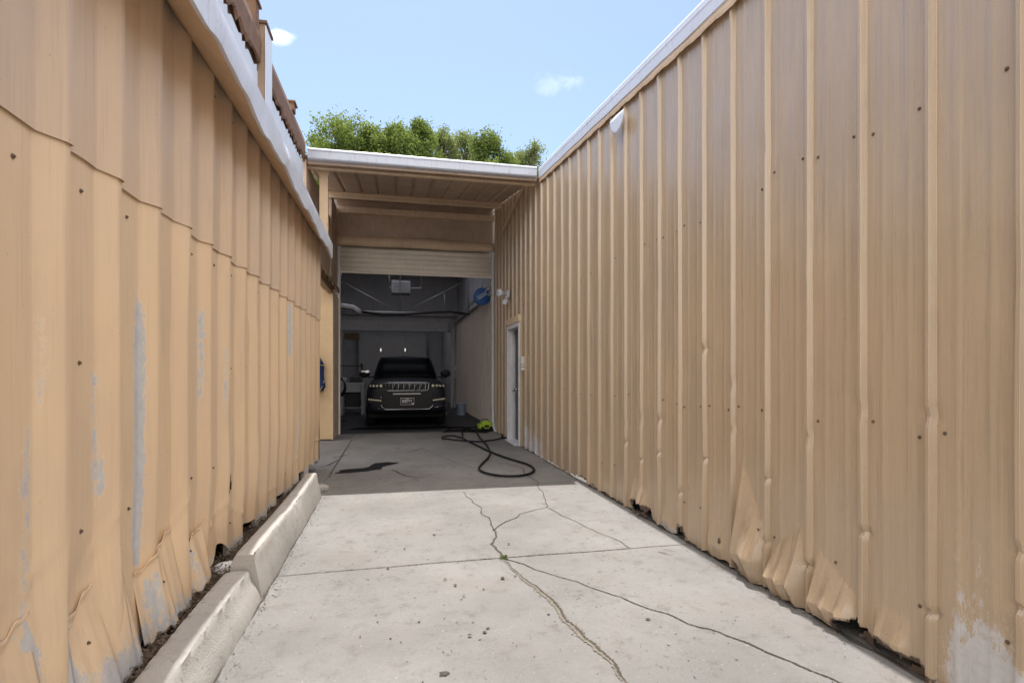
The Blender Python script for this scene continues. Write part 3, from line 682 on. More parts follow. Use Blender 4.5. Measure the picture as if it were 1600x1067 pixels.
a_.box(-3.0, 2.3, YE + .0, YE + .12, 5.0, 5.04); part(a_, 'main_roof', M['inwall'], gb)
for p in SK:  # unseen translucent roof sheets, added to light the garage interior
    a_ = MB(); a_.add([(-1.25, p[0] - .05, 5.024), (1.25, p[0] - .05, 5.024), (1.25, p[1] + .05, 5.024), (-1.25, p[1] + .05, 5.024)], [(0, 1, 2, 3)]); part(a_, 'added_skylight', M['fiberglass'], gb)
for yc, dz in ((8.28, .0), (10.95, .0)):
    a_ = MB(); zt = zroof(yc) - .004
    a_.prism([(yc - .06, zt), (yc, zt), (yc, zt - .12), (yc - .075, zt - .125), (yc - .075, zt - .10), (yc - .068, zt - .10), (yc - .068, zt - .118), (yc - .006, zt - .114), (yc - .006, zt - .006), (yc - .06, zt - .006)], 'x', -1.24, 2.15); part(a_, 'purlin', M['lintel'], gb)
a_ = MB()   # gutter
gp = [(YC + .03, 4.40), (YC - .06, 4.405), (YC - .075, 4.39), (YC - .075, 4.37), (YC - .065, 4.365), (YC - .06, 4.27), (YC - .045, 4.255), (YC + .03, 4.255)]
gp = gp + [(YC + .03, 4.26), (YC - .04, 4.262), (YC - .053, 4.275), (YC - .058, 4.36), (YC - .066, 4.392), (YC + .03, 4.394)]
a_.prism(gp, 'x', -1.16, .30); a_.prism([(p - .003, q - .003) for p, q in gp], 'x', .298, 2.11); part(a_, 'gutter', M['gutter'], gb)
a_ = MB(); a_.box(-1.16, 2.13, YC + .031, YC + .06, 4.22, 4.33); part(a_, 'eave_board', M['soffit'], gb)
a_ = MB(); a_.box(-1.06, -.94, 8.36, 8.46, 3.222, 4.30); a_.box(-1.075, -.925, 8.355, 8.37, 4.18, 4.30); part(a_, 'post', M['trim'], gb, bevel=.005)
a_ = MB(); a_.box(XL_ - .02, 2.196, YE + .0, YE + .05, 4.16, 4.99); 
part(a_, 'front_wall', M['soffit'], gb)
a_ = MB(); a_.box(XL_ - .01, 2.19, YE - .09, YE - .001, 4.66, 4.79); part(a_, 'girt', M['lintel'], gb, bevel=.006)
a_ = MB()
rows = [[(x, YE - .10 + .006 * math.sin(5 * x), 3.965 + .008 * math.sin(4 * x)), (x, YE - .115 + .010 * math.sin(3 * x), 4.06), (x, YE - .09 + .010 * math.sin(7 * x), 4.165 + .010 * math.sin(2.2 * x)), (x, YE - .002, 4.175)] for x in np.linspace(XL_ - .02, 2.19, 40)]
a_.grid(rows); part(a_, 'lintel', M['lintel'], gb, solid=.01)
a_ = MB(); a_.box(XL_ - .1, XL_ - .05, YC + .1, YE, 3.0, 4.3)
part(a_, 'canopy_side', M['soffit'], gb)
a_ = MB(); xs = (XL_ + .03, XRr - .03)   # shutter: a curtain of slats
prof = []
z = 3.455
for i in range(5):
    prof += [(YE + .085, z), (YE + .060, z + .008), (YE + .055, z + .050), (YE + .060, z + .096), (YE + .085, z + .104)]; z += .106
sh = [[(x, q[0], q[1]) for q in prof] for x in np.linspace(*xs, 6)]; a_.grid(sh)
a_.box(xs[0], xs[1], YE + .05, YE + .09, 3.42, 3.452); part(a_, 'roller_shutter', M['cream'], gb, solid=.003)
a_ = MB(); a_.box(XL_ - .005, XL_ + .05, YE - .03, YE + .1, .0, 3.97); part(a_, 'shutter_track', M['whited'], gb, bevel=.004)
a_ = MB(); pts = [(2.165, YE - .0, 3.96), (2.165, YE, 2), (2.165, YE, .55), (2.165, YE - .03, .28), (2.165, YE - .16, .10), (2.165, YE - .36, .02)]
for (p, q) in zip(pts, pts[1:]):
    a_.add([(p[0] - .02, p[1] - .02, p[2]), (p[0] + .022, p[1] - .02, p[2]), (p[0] + .022, p[1] + .06, p[2]), (p[0] - .02, p[1] + .06, p[2]), (q[0] - .02, q[1] - .02, q[2]), (q[0] + .022, q[1] - .02, q[2]), (q[0] + .022, q[1] + .06, q[2]), (q[0] - .02, q[1] + .06, q[2])], [(0, 1, 5, 4), (1, 2, 6, 5), (2, 3, 7, 6), (3, 0, 4, 7)])
part(a_, 'shutter_track', M['whited'], gb)
# inside
o = sheet('inner_siding', ys_for(YE + .12, 20, PR, Y0R, [x / PR for x in (-.032, -.022, -.014, .014, .022, .032, .089, .1, .11, .121, .219, .23, .24, .251)]), np.linspace(0, 1, 30), lambda Y, Z: 2.285 - prof_r(Y) * 3.2, lambda y: .03, lambda y: 3.10, M['siding_i'], None, lambda Y, Z: blob(Y, Z, 13, .3, 1.6, .35, .45) + blob(Y, Z, 12.4, .5, .4, .5, .3), lambda Y, Z: -.1 + .3 * np.exp(-(Z / .1) ** 2), [], -1); o.parent = gb; o.matrix_parent_inverse = Matrix.Translation(-gb.location)
a_ = MB(); a_.box(2.32, 2.40, YE + .01, 27, 0, 4.95); a_.box(-3.0, -2.9, YE + .05, 27, 0, 4.95); a_.box(-3, 2.4, 27, 27.1, 0, 4.95); a_.box(-2.9, -1.17, YE + .051, YE + .11, 0, 4.95); a_.box(-1.165, 2.31, YE + .2, YE + .24, 3.95, 4.95)
part(a_, 'inner_wall', M['inwall'], gb)
a_ = MB(); a_.box(2.17, 2.31, YE + .15, 20, 3.105, 3.15); a_.tube([(2.14, YE + .4, 3.24), (2.14, 17.5, 3.20)], .022); a_.tube([(2.20, YE + .4, 3.36), (2.20, 17.5, 3.32)], .022); part(a_, 'wall_ledge', M['inbeam'], gb)
a_ = MB(); a_.box(-2.9, -1.75, 20, 20.15, 0, 4.9); a_.box(2.05, 2.31, 20, 20.15, 0, 4.9); a_.box(-1.749, 2.049, 20, 20.15, 2.78, 4.9); part(a_, 'partition_wall', M['inwall'], gb)
a_ = MB(); a_.box(-1.95, 1.95, 19.9, 19.998, 2.78, 3.14); a_.box(-1.95, -1.76, 19.9, 19.998, .0, 2.779); a_.box(2.06, 2.2, 19.9, 19.998, 0, 2.9); a_.box(-2.6, 2.2, 19.85, 19.998, 3.35, 3.48); part(a_, 'portal_frame', M['inbeam'], gb, bevel=.01)
a_ = MB(); a_.box(-1.62, 1.55, 26.6, 26.66, .0, 3.05)
for z in (.75, 1.5, 2.25): a_.box(-1.62, 1.55, 26.585, 26.599, z, z + .025)
part(a_, 'back_door', M['indoor'], gb)
a_ = MB(); a_.box(-1.72, -1.2, 20.3, 20.7, 2.5, 2.72); part(a_, 'door_opener', M['wood'], gb, bevel=.01)
a_ = MB()
for a, b, r in (((-2.9, 15.5, 2.97), (2.12, 15.5, 2.97), .03), ((-1.42, 15.5, 3.80), (.08, 15.5, 3.02), .012), ((1.9, 15.5, 3.86), (.34, 15.5, 3.02), .012), ((.18, 15.5, 2.98), (.18, 15.5, 4.9), .014), ((-1.75, 15.5, 3.25), (-1.25, 15.5, 4.3), .018), ((2.1, 15.5, 2.97), (2.1, 15.5, 4.9), .02), ((1.42, 15.6, 3.0), (1.42, 15.6, 3.55), .01)):
    a_.tube([a, b], r)
a_.box(-2.9, 2.3, 15.45, 15.55, 4.62, 4.74); part(a_, 'roof_truss', M['steel'], gb)
a_ = MB(); a_.tube([(-2.6, 14.2, 2.98), (-1.9, 14.2, 2.99), (-1.35, 14.2, 2.97), (-1.0, 14.25, 2.93), (-.86, 14.3, 2.84), (-.84, 14.3, 2.78)], .075, 12); part(a_, 'duct', M['steel'], gb)
a_ = MB(); a_.tube([(-.9, 15.4, 2.96), (-.3, 15.4, 2.90), (.3, 15.4, 2.92), (1.1, 15.4, 3.0), (1.6, 15.4, 3.02), (2.1, 15.4, 2.95)], .035); part(a_, 'cable_bundle', M['black'], gb)

ht = thing('unit_heater', 'grey box heater hanging from the garage ceiling', 'heater', (.22, 17.2, 3.75))
a_ = MB(); a_.box(-.28, .28, -.25, .25, -.02, .36); [a_.box(-.25, .25, -.262, -.252, .02 + .045 * i, .04 + .045 * i) for i in range(7)]; a_.build('housing', M['inwall'], ht, bevel=.015)
a_ = MB(); a_.tube([(-.35, 0, .2), (-.35, 0, 1.2)], .03); a_.tube([(.62, 0, .2), (.62, 0, 1.2)], .015); a_.box(-.36, .63, -.012, .012, .17, .2); a_.build('hanger', M['steel'], ht)

# hanging lamps at the back door
for i, px in enumerate((595, 633)):
    p = AY(px, 546, 26.0)
    lp = thing('pendant_lamp', ('small glowing pendant lamp before the pale back door, nearer the grey ceiling box', 'small glowing pendant lamp before the pale back door, above the car\'s roof middle')[i] if False else ('left one of two small glowing lamps hanging before the pale back door', 'right one of two small glowing lamps hanging before the pale back door')[i], 'lamp', p, 0, 'glowing lamps at the back of the garage')
    a_ = MB(); a_.tube([(0, 0, .10), (0, 0, 4.94 - p.z)], .008); a_.lathe([(.02, .12), (.035, .09), (.04, .06)], (0, 0, 0), 'z', 12); a_.build('cord', M['steel'], lp)
    a_ = MB(); a_.lathe([(.012, .06), (.022, .02), (.026, -.03), (.02, -.08), (.006, -.10)], (0, 0, 0), 'z', 14); a_.build('bulb', M['bulb'], lp)

# ================================================================== CAR
car = thing('suv', 'black family suv parked nose out inside the dark garage', 'car', (.315, 13.05, .002))
def loft(mb, secs, mi=0, cap=True):
    rows = []
    for y, half in secs:
        pts = [(x, y, z) for x, z in half]; pts += [(-x, y, z) for x, z in half[::-1] if x > 1e-6]
        rows.append(pts)
    k = len(rows[0]); v = [p for r in rows for p in r]
    f = [(i * k + j, i * k + (j + 1) % k, (i + 1) * k + (j + 1) % k, (i + 1) * k + j) for i in range(len(rows) - 1) for j in range(k)]
    if cap: f += [tuple(range(k))[::-1], tuple((len(rows) - 1) * k + j for j in range(k))]
    mb.add(v, f, mi, True)
def sec(y, w, zb, zt, crown=.05, tuck=.06):
    return (y, [(0, zb), (w - tuck, zb), (w - .02, zb + .10), (w, zb + (zt - zb) * .45), (w - .02, zb + (zt - zb) * .78), (w - .09, zt - .02), (w * .6, zt + crown * .6), (0, zt + crown)])
a_ = MB()
loft(a_, [sec(.0, .84, .40, .98, .02), sec(.06, .90, .34, 1.04, .02), sec(.25, .955, .30, 1.07, .05), sec(.8, .975, .30, 1.10, .07), sec(1.35, .98, .30, 1.13, .06), sec(1.5, .98, .30, 1.14, .03), sec(3.9, .98, .30, 1.16, .03), sec(4.7, .96, .34, 1.14, .03), sec(4.92, .88, .42, 1.05, .02)])
body = a_.build('body', M['carpaint'], car)
ed = body.modifiers.new('sub', 'SUBSURF'); ed.levels = 2; ed.render_levels = 2
a_ = MB(); loft(a_, [(1.38, [(0, 1.0), (.80, 1.0), (.80, 1.05), (0, 1.09)]), (1.75, [(0, 1.13), (.83, 1.13), (.76, 1.42), (0, 1.44)]), (2.15, [(0, 1.13), (.84, 1.13), (.66, 1.70), (0, 1.735)]), (3.2, [(0, 1.13), (.84, 1.13), (.66, 1.74), (0, 1.78)]), (4.3, [(0, 1.13), (.83, 1.13), (.65, 1.71), (0, 1.74)]), (4.75, [(0, 1.10), (.80, 1.10), (.74, 1.25), (0, 1.27)])])
a_.build('cabin', M['carpaint'], car)
a_ = MB(); a_.grid([[(x * w, y - .012 - .05 * (1 - x * x) * 0, z + .012) for x in np.linspace(-1, 1, 9)] for w, y, z in ((.76, 1.42, 1.18), (.70, 1.74, 1.435), (.62, 2.06, 1.66))]); a_.build('windscreen', M['glass'], car, solid=.006)
for s in (-1, 1):
    a_ = MB(); a_.add([(s * .835, 1.85, 1.19), (s * .835, 4.2, 1.19), (s * .695, 4.1, 1.64), (s * .695, 2.2, 1.64)], [(0, 1, 2, 3)]); a_.build('side_window', M['glass'], car, solid=.012)
    a_ = MB(); a_.box(s * .82, s * .98, 1.72, 1.78, 1.16, 1.20); a_.lathe([(.03, 0), (.115, .02), (.125, .07), (.10, .12), (.02, .14)], (0, 0, 0), 'y', 14)
    k = len(a_.v) - 14 * 5
    a_.v = a_.v[:8] + [(s * 1.06 + x * 1.15, 1.66 + y, 1.27 + z * .85) for x, y, z in a_.v[8:]]
    mr = a_.build('mirror', M['carplastic'], car)
    if s < 0:
        a_ = MB(); a_.box(s * 1.04 - .10, s * 1.04 + .10, 1.655, 1.662, 1.315, 1.345); a_.box(s * 1.0 - .03, s * 1.0 + .045, 1.650, 1.658, 1.29, 1.355); o = a_.build('chrome_cap', M['chrome'], car)
    hl = MB(); hl.prism([(s * .52, .955), (s * .56, 1.02), (s * .90, 1.025), (s * .905, .97), (s * .82, .945)], 'y', -.022, .12); h = hl.build('headlight', M['carplastic'], car, bevel=.008)
    for q, r in ((.60, .040), (.69, .032), (.77, .030), (.845, .024)):
        a_ = MB(); a_.lathe([(r * .2, -.035), (r * .9, -.028), (r, -.022)], (s * q, 0, .984), 'y', 12); a_.build('lens', M['lens'], h)
    a_ = MB()
    for q in range(6): a_.box(s * (.60 + .05 * q), s * (.60 + .05 * q + .035), -.018, .02, .635 + .006 * q, .655 + .006 * q)
    a_.build('fog_light', M['lens'], car)
    a_ = MB(); a_.box(s * .57, s * .90, -.002, .05, .60, .70); a_.build('fog_light_bezel', M['carplastic'], car)
    for y in (.93, 3.95):
        wh = MB(); wh.lathe([(.25, -.11), (.34, -.11), (.375, -.08), (.375, .08), (.34, .11), (.25, .11)], (s * .86, y, .373), 'x', 32); w = wh.build('wheel', M['rubber'], car)
        a_ = MB(); a_.lathe([(.06, 0), (.24, .01), (.25, -.02)], (0, 0, 0), 'x', 24)
        for k in range(5):
            an = k * 2 * math.pi / 5; a_.tube([(.015, .05 * math.cos(an), .05 * math.sin(an)), (.02, .23 * math.cos(an), .23 * math.sin(an))], .022, 6)
        a_.v = [(s * (.86 + .10 + x), y + yy_, .373 + z_) for x, yy_, z_ in a_.v]; a_.build('rim', M['steel'], w)
# grille
gr = MB(); gr.prism([(-.50, .90), (-.44, .865), (.44, .865), (.50, .90), (.51, 1.05), (.45, 1.07), (-.45, 1.07), (-.51, 1.05)], 'y', -.035, .2); grille = gr.build('grille', M['carplastic'], car, bevel=.004)
a_ = MB()
def fr(pts, r, closed=True): a_.tube(pts + ([pts[0]] if closed else []), r, 6)
YF = -.042
fr([(-.49, YF, .90), (-.44, YF, .872), (.44, YF, .872), (.49, YF, .90), (.50, YF, 1.045), (.44, YF, 1.062), (-.44, YF, 1.062), (-.50, YF, 1.045)], .009)
for k in range(7):
    x = -.375 + k * .125
    fr([(x - .042, YF - .004, .895), (x + .042, YF - .004, .895), (x + .045, YF - .004, 1.04), (x - .045, YF - .004, 1.04)], .007)
a_.build('grille_trim', M['chrome'], grille)
a_ = MB(); a_.prism([(-.58, .50), (-.50, .43), (.50, .43), (.58, .50), (.56, .80), (.50, .845), (-.50, .845), (-.56, .80)], 'y', -.03, .2); bp = a_.build('lower_grille', M['carplastic'], car, bevel=.004)
a_ = MB(); fr([(-.60, -.04, .46 + .10), (-.585, -.04, .50), (-.50, -.04, .435), (.50, -.04, .435), (.585, -.04, .50), (.60, -.04, .56)], .010, False); fr([(-.60, -.035, .76), (-.60, -.035, .66)], .010, False)
fr([(.62, -.02, .47), (.74, -.005, .485), (.86, .03, .51)], .010, False); fr([(-.62, -.02, .455), (-.68, -.015, .455)], .010, False); a_.build('bumper_trim', M['chrome'], bp)
a_ = MB(); a_.box(-.33, .31, -.045, -.031, .785, .815); a_.build('bumper_bar', M['steel'], bp)
a_ = MB(); a_.box(-.155, .155, -.055, -.036, .545, .70); pl = a_.build('number_plate', M['plate'], car, bevel=.003)
a_ = MB(); fr([(-.155, -.058, .545), (.155, -.058, .545), (.155, -.058, .70), (-.155, -.058, .70)], .006)
a_.box(.105, .145, -.061, -.056, .553, .585); a_.box(-.03, .03, -.060, -.056, .680, .690)
a_.build('plate_frame', M['plateink'], pl)
tcu = bpy.data.curves.new('plate_text', 'FONT'); tcu.body = '000IYYY'; tcu.size = .092; tcu.align_x = 'CENTER'; tcu.extrude = .001; tcu.offset = .002; tcu.space_character = 1.15
to = bpy.data.objects.new('tmp_text', tcu); COL.objects.link(to); bpy.context.view_layer.update()
tm = bpy.data.meshes.new_from_object(to.evaluated_get(bpy.context.evaluated_depsgraph_get())); COL.objects.unlink(to); bpy.data.objects.remove(to)
tm.materials.clear(); tm.materials.append(M['plateink'])
tm.transform(Matrix.Translation((-.008, -.0575, .592)) @ Matrix.Rotation(R(90), 4, 'X') @ Matrix.Diagonal((.62, 1.1, 1, 1)))
o = bpy.data.objects.new('plate_characters', tm); COL.objects.link(o); o.parent = pl
a_ = MB(); a_.box(-.90, .90, .45, 4.6, .22, .31); a_.build('underbody', M['rubber'], car)

# ================================================================== THINGS INSIDE AND AROUND THE GARAGE
wb = thing('workbench', 'grey white workbench with an open lower shelf beside the black suv', 'workbench', (-1.25, 17.6, .002))
a_ = MB(); a_.box(-.36, .38, -.35, .35, .93, .985); a_.build('bench_top', M['table'], wb, bevel=.006)
a_ = MB(); a_.box(-.34, .26, -.335, -.31, .70, .929); a_.build('apron', M['table'], wb)
for x in (-.34, .28):
    for y in (-.34, .28):
        a_ = MB(); a_.box(x, x + .08, y, y + .06, 0, .929); a_.build('leg', M['table'], wb)
a_ = MB(); a_.box(-.25, .27, -.2, .3, .2, .23); a_.build('shelf', M['inwall'], wb)
tb = MB(); tb.box(-.18, .18, -.15, .15, 0, .15); tb.box(-.16, .16, -.13, .13, .15, .17); tb.tube([(-.1, 0, .17), (-.1, 0, .22), (.1, 0, .22), (.1, 0, .17)], .012); o = tb.build('toolbox', M['black'], bevel=.01); o.location = (-1.15, 17.55, .99); tag(o, 'black toolbox with a handle on the grey white workbench', 'toolbox')
rl = MB(); rl.lathe([(.03, -.13), (.085, -.13), (.085, .13), (.03, .13)], (0, 0, 0), 'y', 18); o = rl.build('paper_roll', M['table']); o.location = (-1.50, 17.5, 1.073); tag(o, 'pale paper roll lying at the end of the workbench', 'paper roll')
tp = thing('shelf_rack', 'dark metal rack standing behind the workbench by the inner opening', 'rack', (-1.45, 18.6, .002))
for z in (.3, .9, 1.5): a_ = MB(); a_.box(-.4, .4, -.2, .2, z, z + .03); a_.build('shelf', M['black'], tp)
for x, y in ((-.441, -.2), (-.441, .16), (.401, -.2), (.401, .16)): a_ = MB(); a_.box(x, x + .04, y, y + .04, 0, 1.6); a_.build('upright', M['dark'], tp)
bk = thing('bucket', 'pale blue plastic bucket by the ribbed inside wall', 'bucket', (2.02, 16.6, .002))
a_ = MB(); a_.lathe([(.125, 0), (.13, .01), (.15, .34), (.158, .345), (.158, .365), (.148, .365), (.125, .03), (.01, .028)], (0, 0, 0), 'z', 24); a_.build('pail', M['palebucket'], bk)
a_ = MB(); a_.tube([(.155 * math.cos(t), -.03 - .13 * math.sin(t), .33 - .12 * math.sin(t)) for t in np.linspace(0, math.pi, 14)], .004, 6); a_.build('handle', M['steel'], bk)

br = thing('broom', 'pale bristled broom leaning beside the suv at the inner wall', 'broom', (1.90, 17.8, .002))
a_ = MB(); a_.tube([(0, 0, .02), (.10, .25, 1.35)], .014); a_.build('handle', M['wood'], br)
a_ = MB(); a_.add([(.03, .18, 1.12), (.17, .22, 1.12), (.15, .30, 1.52), (.09, .28, 1.52), (.03, .24, 1.12), (.17, .28, 1.12), (.15, .34, 1.52), (.09, .32, 1.52)], [(0, 1, 2, 3), (4, 7, 6, 5), (0, 4, 5, 1), (1, 5, 6, 2), (2, 6, 7, 3), (3, 7, 4, 0)]); a_.build('bristles', M['table'], br)
bx = MB(); bx.box(-.22, .22, -.2, .2, 0, .42); bx.box(-.23, .23, -.21, .21, .421, .45); o = bx.build('storage_bin', M['black'], bevel=.012); o.location = (-1.24, 17.62, .232); tag(o, 'dark plastic bin standing on the lower shelf of the workbench', 'bin')
hc = MB(); 
for k in range(4): hc.tube([(.02 * k, .17 * math.cos(t) * (1 + .05 * k), .24 * math.sin(t) - .02 * k) for t in np.linspace(0, 2 * math.pi, 26)], .014, 6)
o = hc.build('hose_coil', M['rubber']); o.location = (-1.45, 15.2, .95); o.rotation_euler = (0, 0, R(80)); 
tag(o, 'coil of dark hose hanging in the gloom left of the workbench', 'hose coil')
hk = MB(); hk.box(-.05, .05, -.03, .03, 0, 1.25); hk.box(-.2, .2, -.2, .2, 0, .03)
o = hk.build('hose_post', M['black']); o.location = (-1.45, 15.3, .004); tag(o, 'black post stand holding the coil of dark hose', 'post')
fan = thing('drum_fan', 'round blue fan hung high over the ribbed inside wall', 'fan', (2.06, 12.72, 3.10), R(10))
a_ = MB(); a_.lathe([(.19, .0), (.205, .02), (.205, .10), (.19, .12), (.18, .10), (.18, .02)], (0, 0, 0), 'y', 32); a_.build('rim', M['blue'], fan)
a_ = MB()
for k in range(6):
    an = k * math.pi / 3; c, s = math.cos(an), math.sin(an); q = math.cos(an + .45), math.sin(an + .45)
    a_.add([(.03 * c, .04, .03 * s), (.17 * c, .03, .17 * s), (.17 * q[0], .08, .17 * q[1]), (.04 * q[0], .06, .04 * q[1])], [(0, 1, 2, 3)])
a_.lathe([(.05, .02), (.05, .10)], (0, 0, 0), 'y', 16); a_.build('blade', M['blue'], fan, solid=.004)
a_ = MB(); a_.box(-.13, .13, -.03, -.008, -.015, .015, mat=Matrix.Rotation(R(-35), 4, 'Y')); a_.box(-.13, .13, -.03, -.008, .045, .065, mat=Matrix.Rotation(R(-35), 4, 'Y'))
[a_.box(-.13 + .06 * i, -.115 + .06 * i, -.032, -.006, -.015, .06, mat=Matrix.Rotation(R(-35), 4, 'Y')) for i in range(5)]
a_.build('guard', M['palebucket'], fan); a_ = MB(); a_.tube([(0, .1, .19), (.05, .1, .4), (.10, .1, .5), (.2, .1, .5)], .012); a_.build('bracket', M['steel'], fan); a_ = MB(); a_.tube([(.0, .1, -.20), (.10, .1, -.1), (.2, .12, .0)], .012); a_.build('bracket', M['steel'], fan)

wa = thing('pressure_washer', 'lime green pressure washer on the floor at the right of the garage mouth', 'pressure washer', (2.02, 12.14, .003), R(12))
a_ = MB(); a_.box(-.15, .15, -.10, .10, .03, .15); a_.prism([(-.10, .15), (.10, .15), (.06, .20), (-.06, .20)], 'x', -.10, .13); wbod = a_.build('housing', M['lime'], wa, bevel=.018)
a_ = MB(); a_.lathe([(.03, -.02), (.045, -.015), (.045, .015), (.03, .02)], (-.1, -.105, .045), 'y', 16); a_.lathe([(.03, -.02), (.045, -.015), (.045, .015), (.03, .02)], (.1, -.105, .045), 'y', 16); a_.box(-.05, .05, -.112, -.102, .07, .12); a_.build('wheel', M['black'], wa)
a_ = MB(); a_.tube([(-.08, 0, .20), (-.07, 0, .24), (.07, 0, .24), (.08, 0, .20)], .010); a_.build('handle', M['black'], wa)

def spline(pts, n=8):
    P_ = [pts[0]] + pts + [pts[-1]]; out = []
    for i in range(1, len(P_) - 2):
        a, b, c, e = P_[i - 1], P_[i], P_[i + 1], P_[i + 2]
        for k in range(n):
            t = k / n; out.append(.5 * ((2 * b) + (c - a) * t + (2 * a - 5 * b + 4 * c - e) * t * t + (3 * b - a - 3 * c + e) * t ** 3))
    return out + [pts[-1]]
hz = [(772, 667), (777, 670), (783, 678), (784, 685), (772, 690), (752, 692), (731, 690.5), (710, 689.5), (696, 688), (690.5, 686), (694, 683.5), (710, 683.5), (722, 686), (732, 691), (752, 701), (770, 709.5), (797, 719), (824, 727.5), (834.5, 736), (827, 742.5), (807, 746), (777, 745.5), (755, 740), (748.5, 734), (753, 727), (762, 718), (766, 709), (762, 700), (757, 694), (749, 685), (744, 676), (734, 672), (718, 670), (700, 671)]
hp = spline([G(*q) for q in hz]); L = len(hp)
for i, p in enumerate(hp): p.z = .021 + .012 * (1 + math.sin(i * .23)) * (.6 if i < 90 or i > 210 else .15)
a_ = MB(); a_.tube(hp, .015, 8)
hp2 = spline([G(*q) for q in [(723, 684), (722.5, 678), (723, 673), (734, 671), (752, 668), (762, 668), (770, 668)]])
for i, p in enumerate(hp2): p.z = .03 + .02 * math.sin(i * .2) ** 2
a_.tube(hp2, .013, 8)
hp3 = spline([G(*q) for q in [(784, 686), (795, 684.5), (806, 683), (812, 684)]])
for p in hp3: p.z = .02
a_.tube(hp3, .015, 8)
tag(a_.build('hose', M['hose']), 'black rubber hose looping over the shaded concrete in front of the garage', 'hose')

fl = thing('floodlight', 'white twin head security floodlight on the ribbed wall above the grey side door', 'floodlight', (2.17, 10.25, 2.80))
a_ = MB(); a_.lathe([(.085, 0), (.085, .03), (.06, .045)], (0, 0, 0), 'x', 20); a_.v = [(-x, y, z) for x, y, z in a_.v]; a_.build('base', M['white'], fl)
a_ = MB(); a_.tube([(-.04, -.02, .0), (-.09, -.05, .0), (-.13, -.07, .01)], .018); a_.lathe([(.03, 0), (.05, .02), (.07, .10), (.072, .15)], (0, 0, 0), 'x', 18); k = 18 * 4
a_.v = a_.v[:-k] + [tuple(Vector((-.10, -.06, .01)) + Matrix.Rotation(R(28), 3, 'Z') @ Vector((-p[0], p[1], p[2]))) for p in a_.v[-k:]]; a_.build('lamp_head', M['white'], fl)
a_ = MB(); a_.tube([(-.05, -.02, -.03), (-.07, -.04, -.10)], .015); a_.box(-.12, -.03, -.08, -.0, -.155, -.105); a_.box(-.14, -.06, -.085, -.04, -.20, -.14); a_.build('sensor', M['white'], fl, bevel=.012)
eb = thing('switch_box', 'two light grey electrical boxes one above the other beside the white side door frame', 'electrical box', (2.185, 9.08, 1.43))
a_ = MB(); a_.box(-.06, .0, -.06, .06, .02, .145); a_.build('upper_box', M['greybox'], eb, bevel=.006)
a_ = MB(); a_.box(-.05, .0, -.055, .055, -.03, .015); a_.box(-.055, .0, -.06, .06, -.095, -.04); a_.build('lower_box', M['greybox'], eb, bevel=.006)
jk = thing('jacket', 'navy blue work jacket with yellow piping hanging on the orange tan panel', 'jacket', (-1.50, 10.84, .93))
a_ = MB(); rows = []
for i, t in enumerate(np.linspace(0, 1, 24)):
    w = .03 + .19 * min(1, t * 3) ** .7 + .02 * math.sin(t * 9) * t - (.03 if t > .9 else 0); zt = .76 * (1 - t)
    rows.append([(w * math.cos(a), -.012 - .05 * math.sin(a) * (.5 + t * .6) - .014 * math.sin(a * 7 + t * 4) * t, zt + .03 * math.sin(a * 3) * t) for a in np.linspace(-.12, math.pi + .12, 40)])
a_.grid(rows); a_.build('cloth', M['navy'], jk, solid=.006)
a_ = MB(); a_.tube([(.225, -.02, .52), (.205, -.045, .50), (.16, -.075, .515), (.05, -.09, .53), (-.1, -.08, .53)], .007, 6); a_.build('chest_piping', M['yellow'], jk); a_ = MB(); a_.tube([(.215, -.03, .22), (.19, -.05, .12), (.15, -.075, .03)], .006, 6); a_.build('hem_piping', M['yellow'], jk); a_ = MB(); a_.box(.10, .15, -.088, -.075, .58, .62); a_.build('badge', M['yellow'], jk)
a_ = MB(); a_.tube([(0, .055, .78), (0, .01, .78), (0, -.01, .80)], .006, 6); a_.build('hook', M['steel'], jk)

# curbs
def curb(name, label, y0, y1, h, xb, xt, w, end, seed, rd=.012):
    rnd = random.Random(seed); rows = []
    nn = 110
    for i in range(nn + 1):
        y = y0 + (y1 - y0) * i / nn; j = lambda s: rnd.uniform(-s, s)
        dip = .012 * math.sin(y * 2.1 + seed)
        e0 = end * max(0, 1 - (y - y0) / .06) ** 2 + end * max(0, 1 - (y1 - y) / .06) ** 2
        X0 = xb + .004 * math.sin(y * 7); X1 = xt
        prof = [(X0, -.02), (X0 + j(.004), .02), (X0 + (X1 - X0) * .5, h * .5 + j(.002)), (X1 + .006, h - .035 - e0), (X1 + j(.003) - (rnd.random() < .10) * rnd.uniform(.004, .014), h - .008 - e0 + dip), (X1 - rd * .4, h - .003 - e0 + dip), (X1 - rd, h - e0 + dip), (X1 - w * .6, h + .003 - e0 + dip), (X1 - w + .02, h - .004 - e0 + dip + j(.002)), (X1 - w, h - .03 - e0), (X1 - w - .03, -.02)]
        rows.append([(a, y, b) for a, b in prof])
    mb = MB(); mb.grid(rows); k = len(rows[0])
    mb.add(rows[0], [tuple(range(k))]); mb.add(rows[-1], [tuple(range(k))])
    o = mb.build(name, M['curbc']); e = o.modifiers.new('e', 'EDGE_SPLIT'); e.split_angle = R(50)
    return tag(o, label, 'curb', 'concrete curbs along the left wall')
curb('concrete_curb', 'taller far concrete curb stone lying in front of the left wall, ending at the shade', 3.36, 5.96, .255, -.735, -.782, .12, .008, 1)
curb('concrete_curb', 'lower near concrete curb stone with a worn rounded edge beside the left wall', .5, 3.335, .18, -.735, -.800, .14, .008, 2, .022)
st = MB(); st.box(-.16, .16, -.07, .07, 0, .07); o = st.build('broken_stone', M['curbc'], bevel=.02); o.location = (-.86, 6.25, .0); o.rotation_euler = (0, R(3), R(35)); tag(o, 'small broken concrete lump at the far end of the tall curb', 'stone')
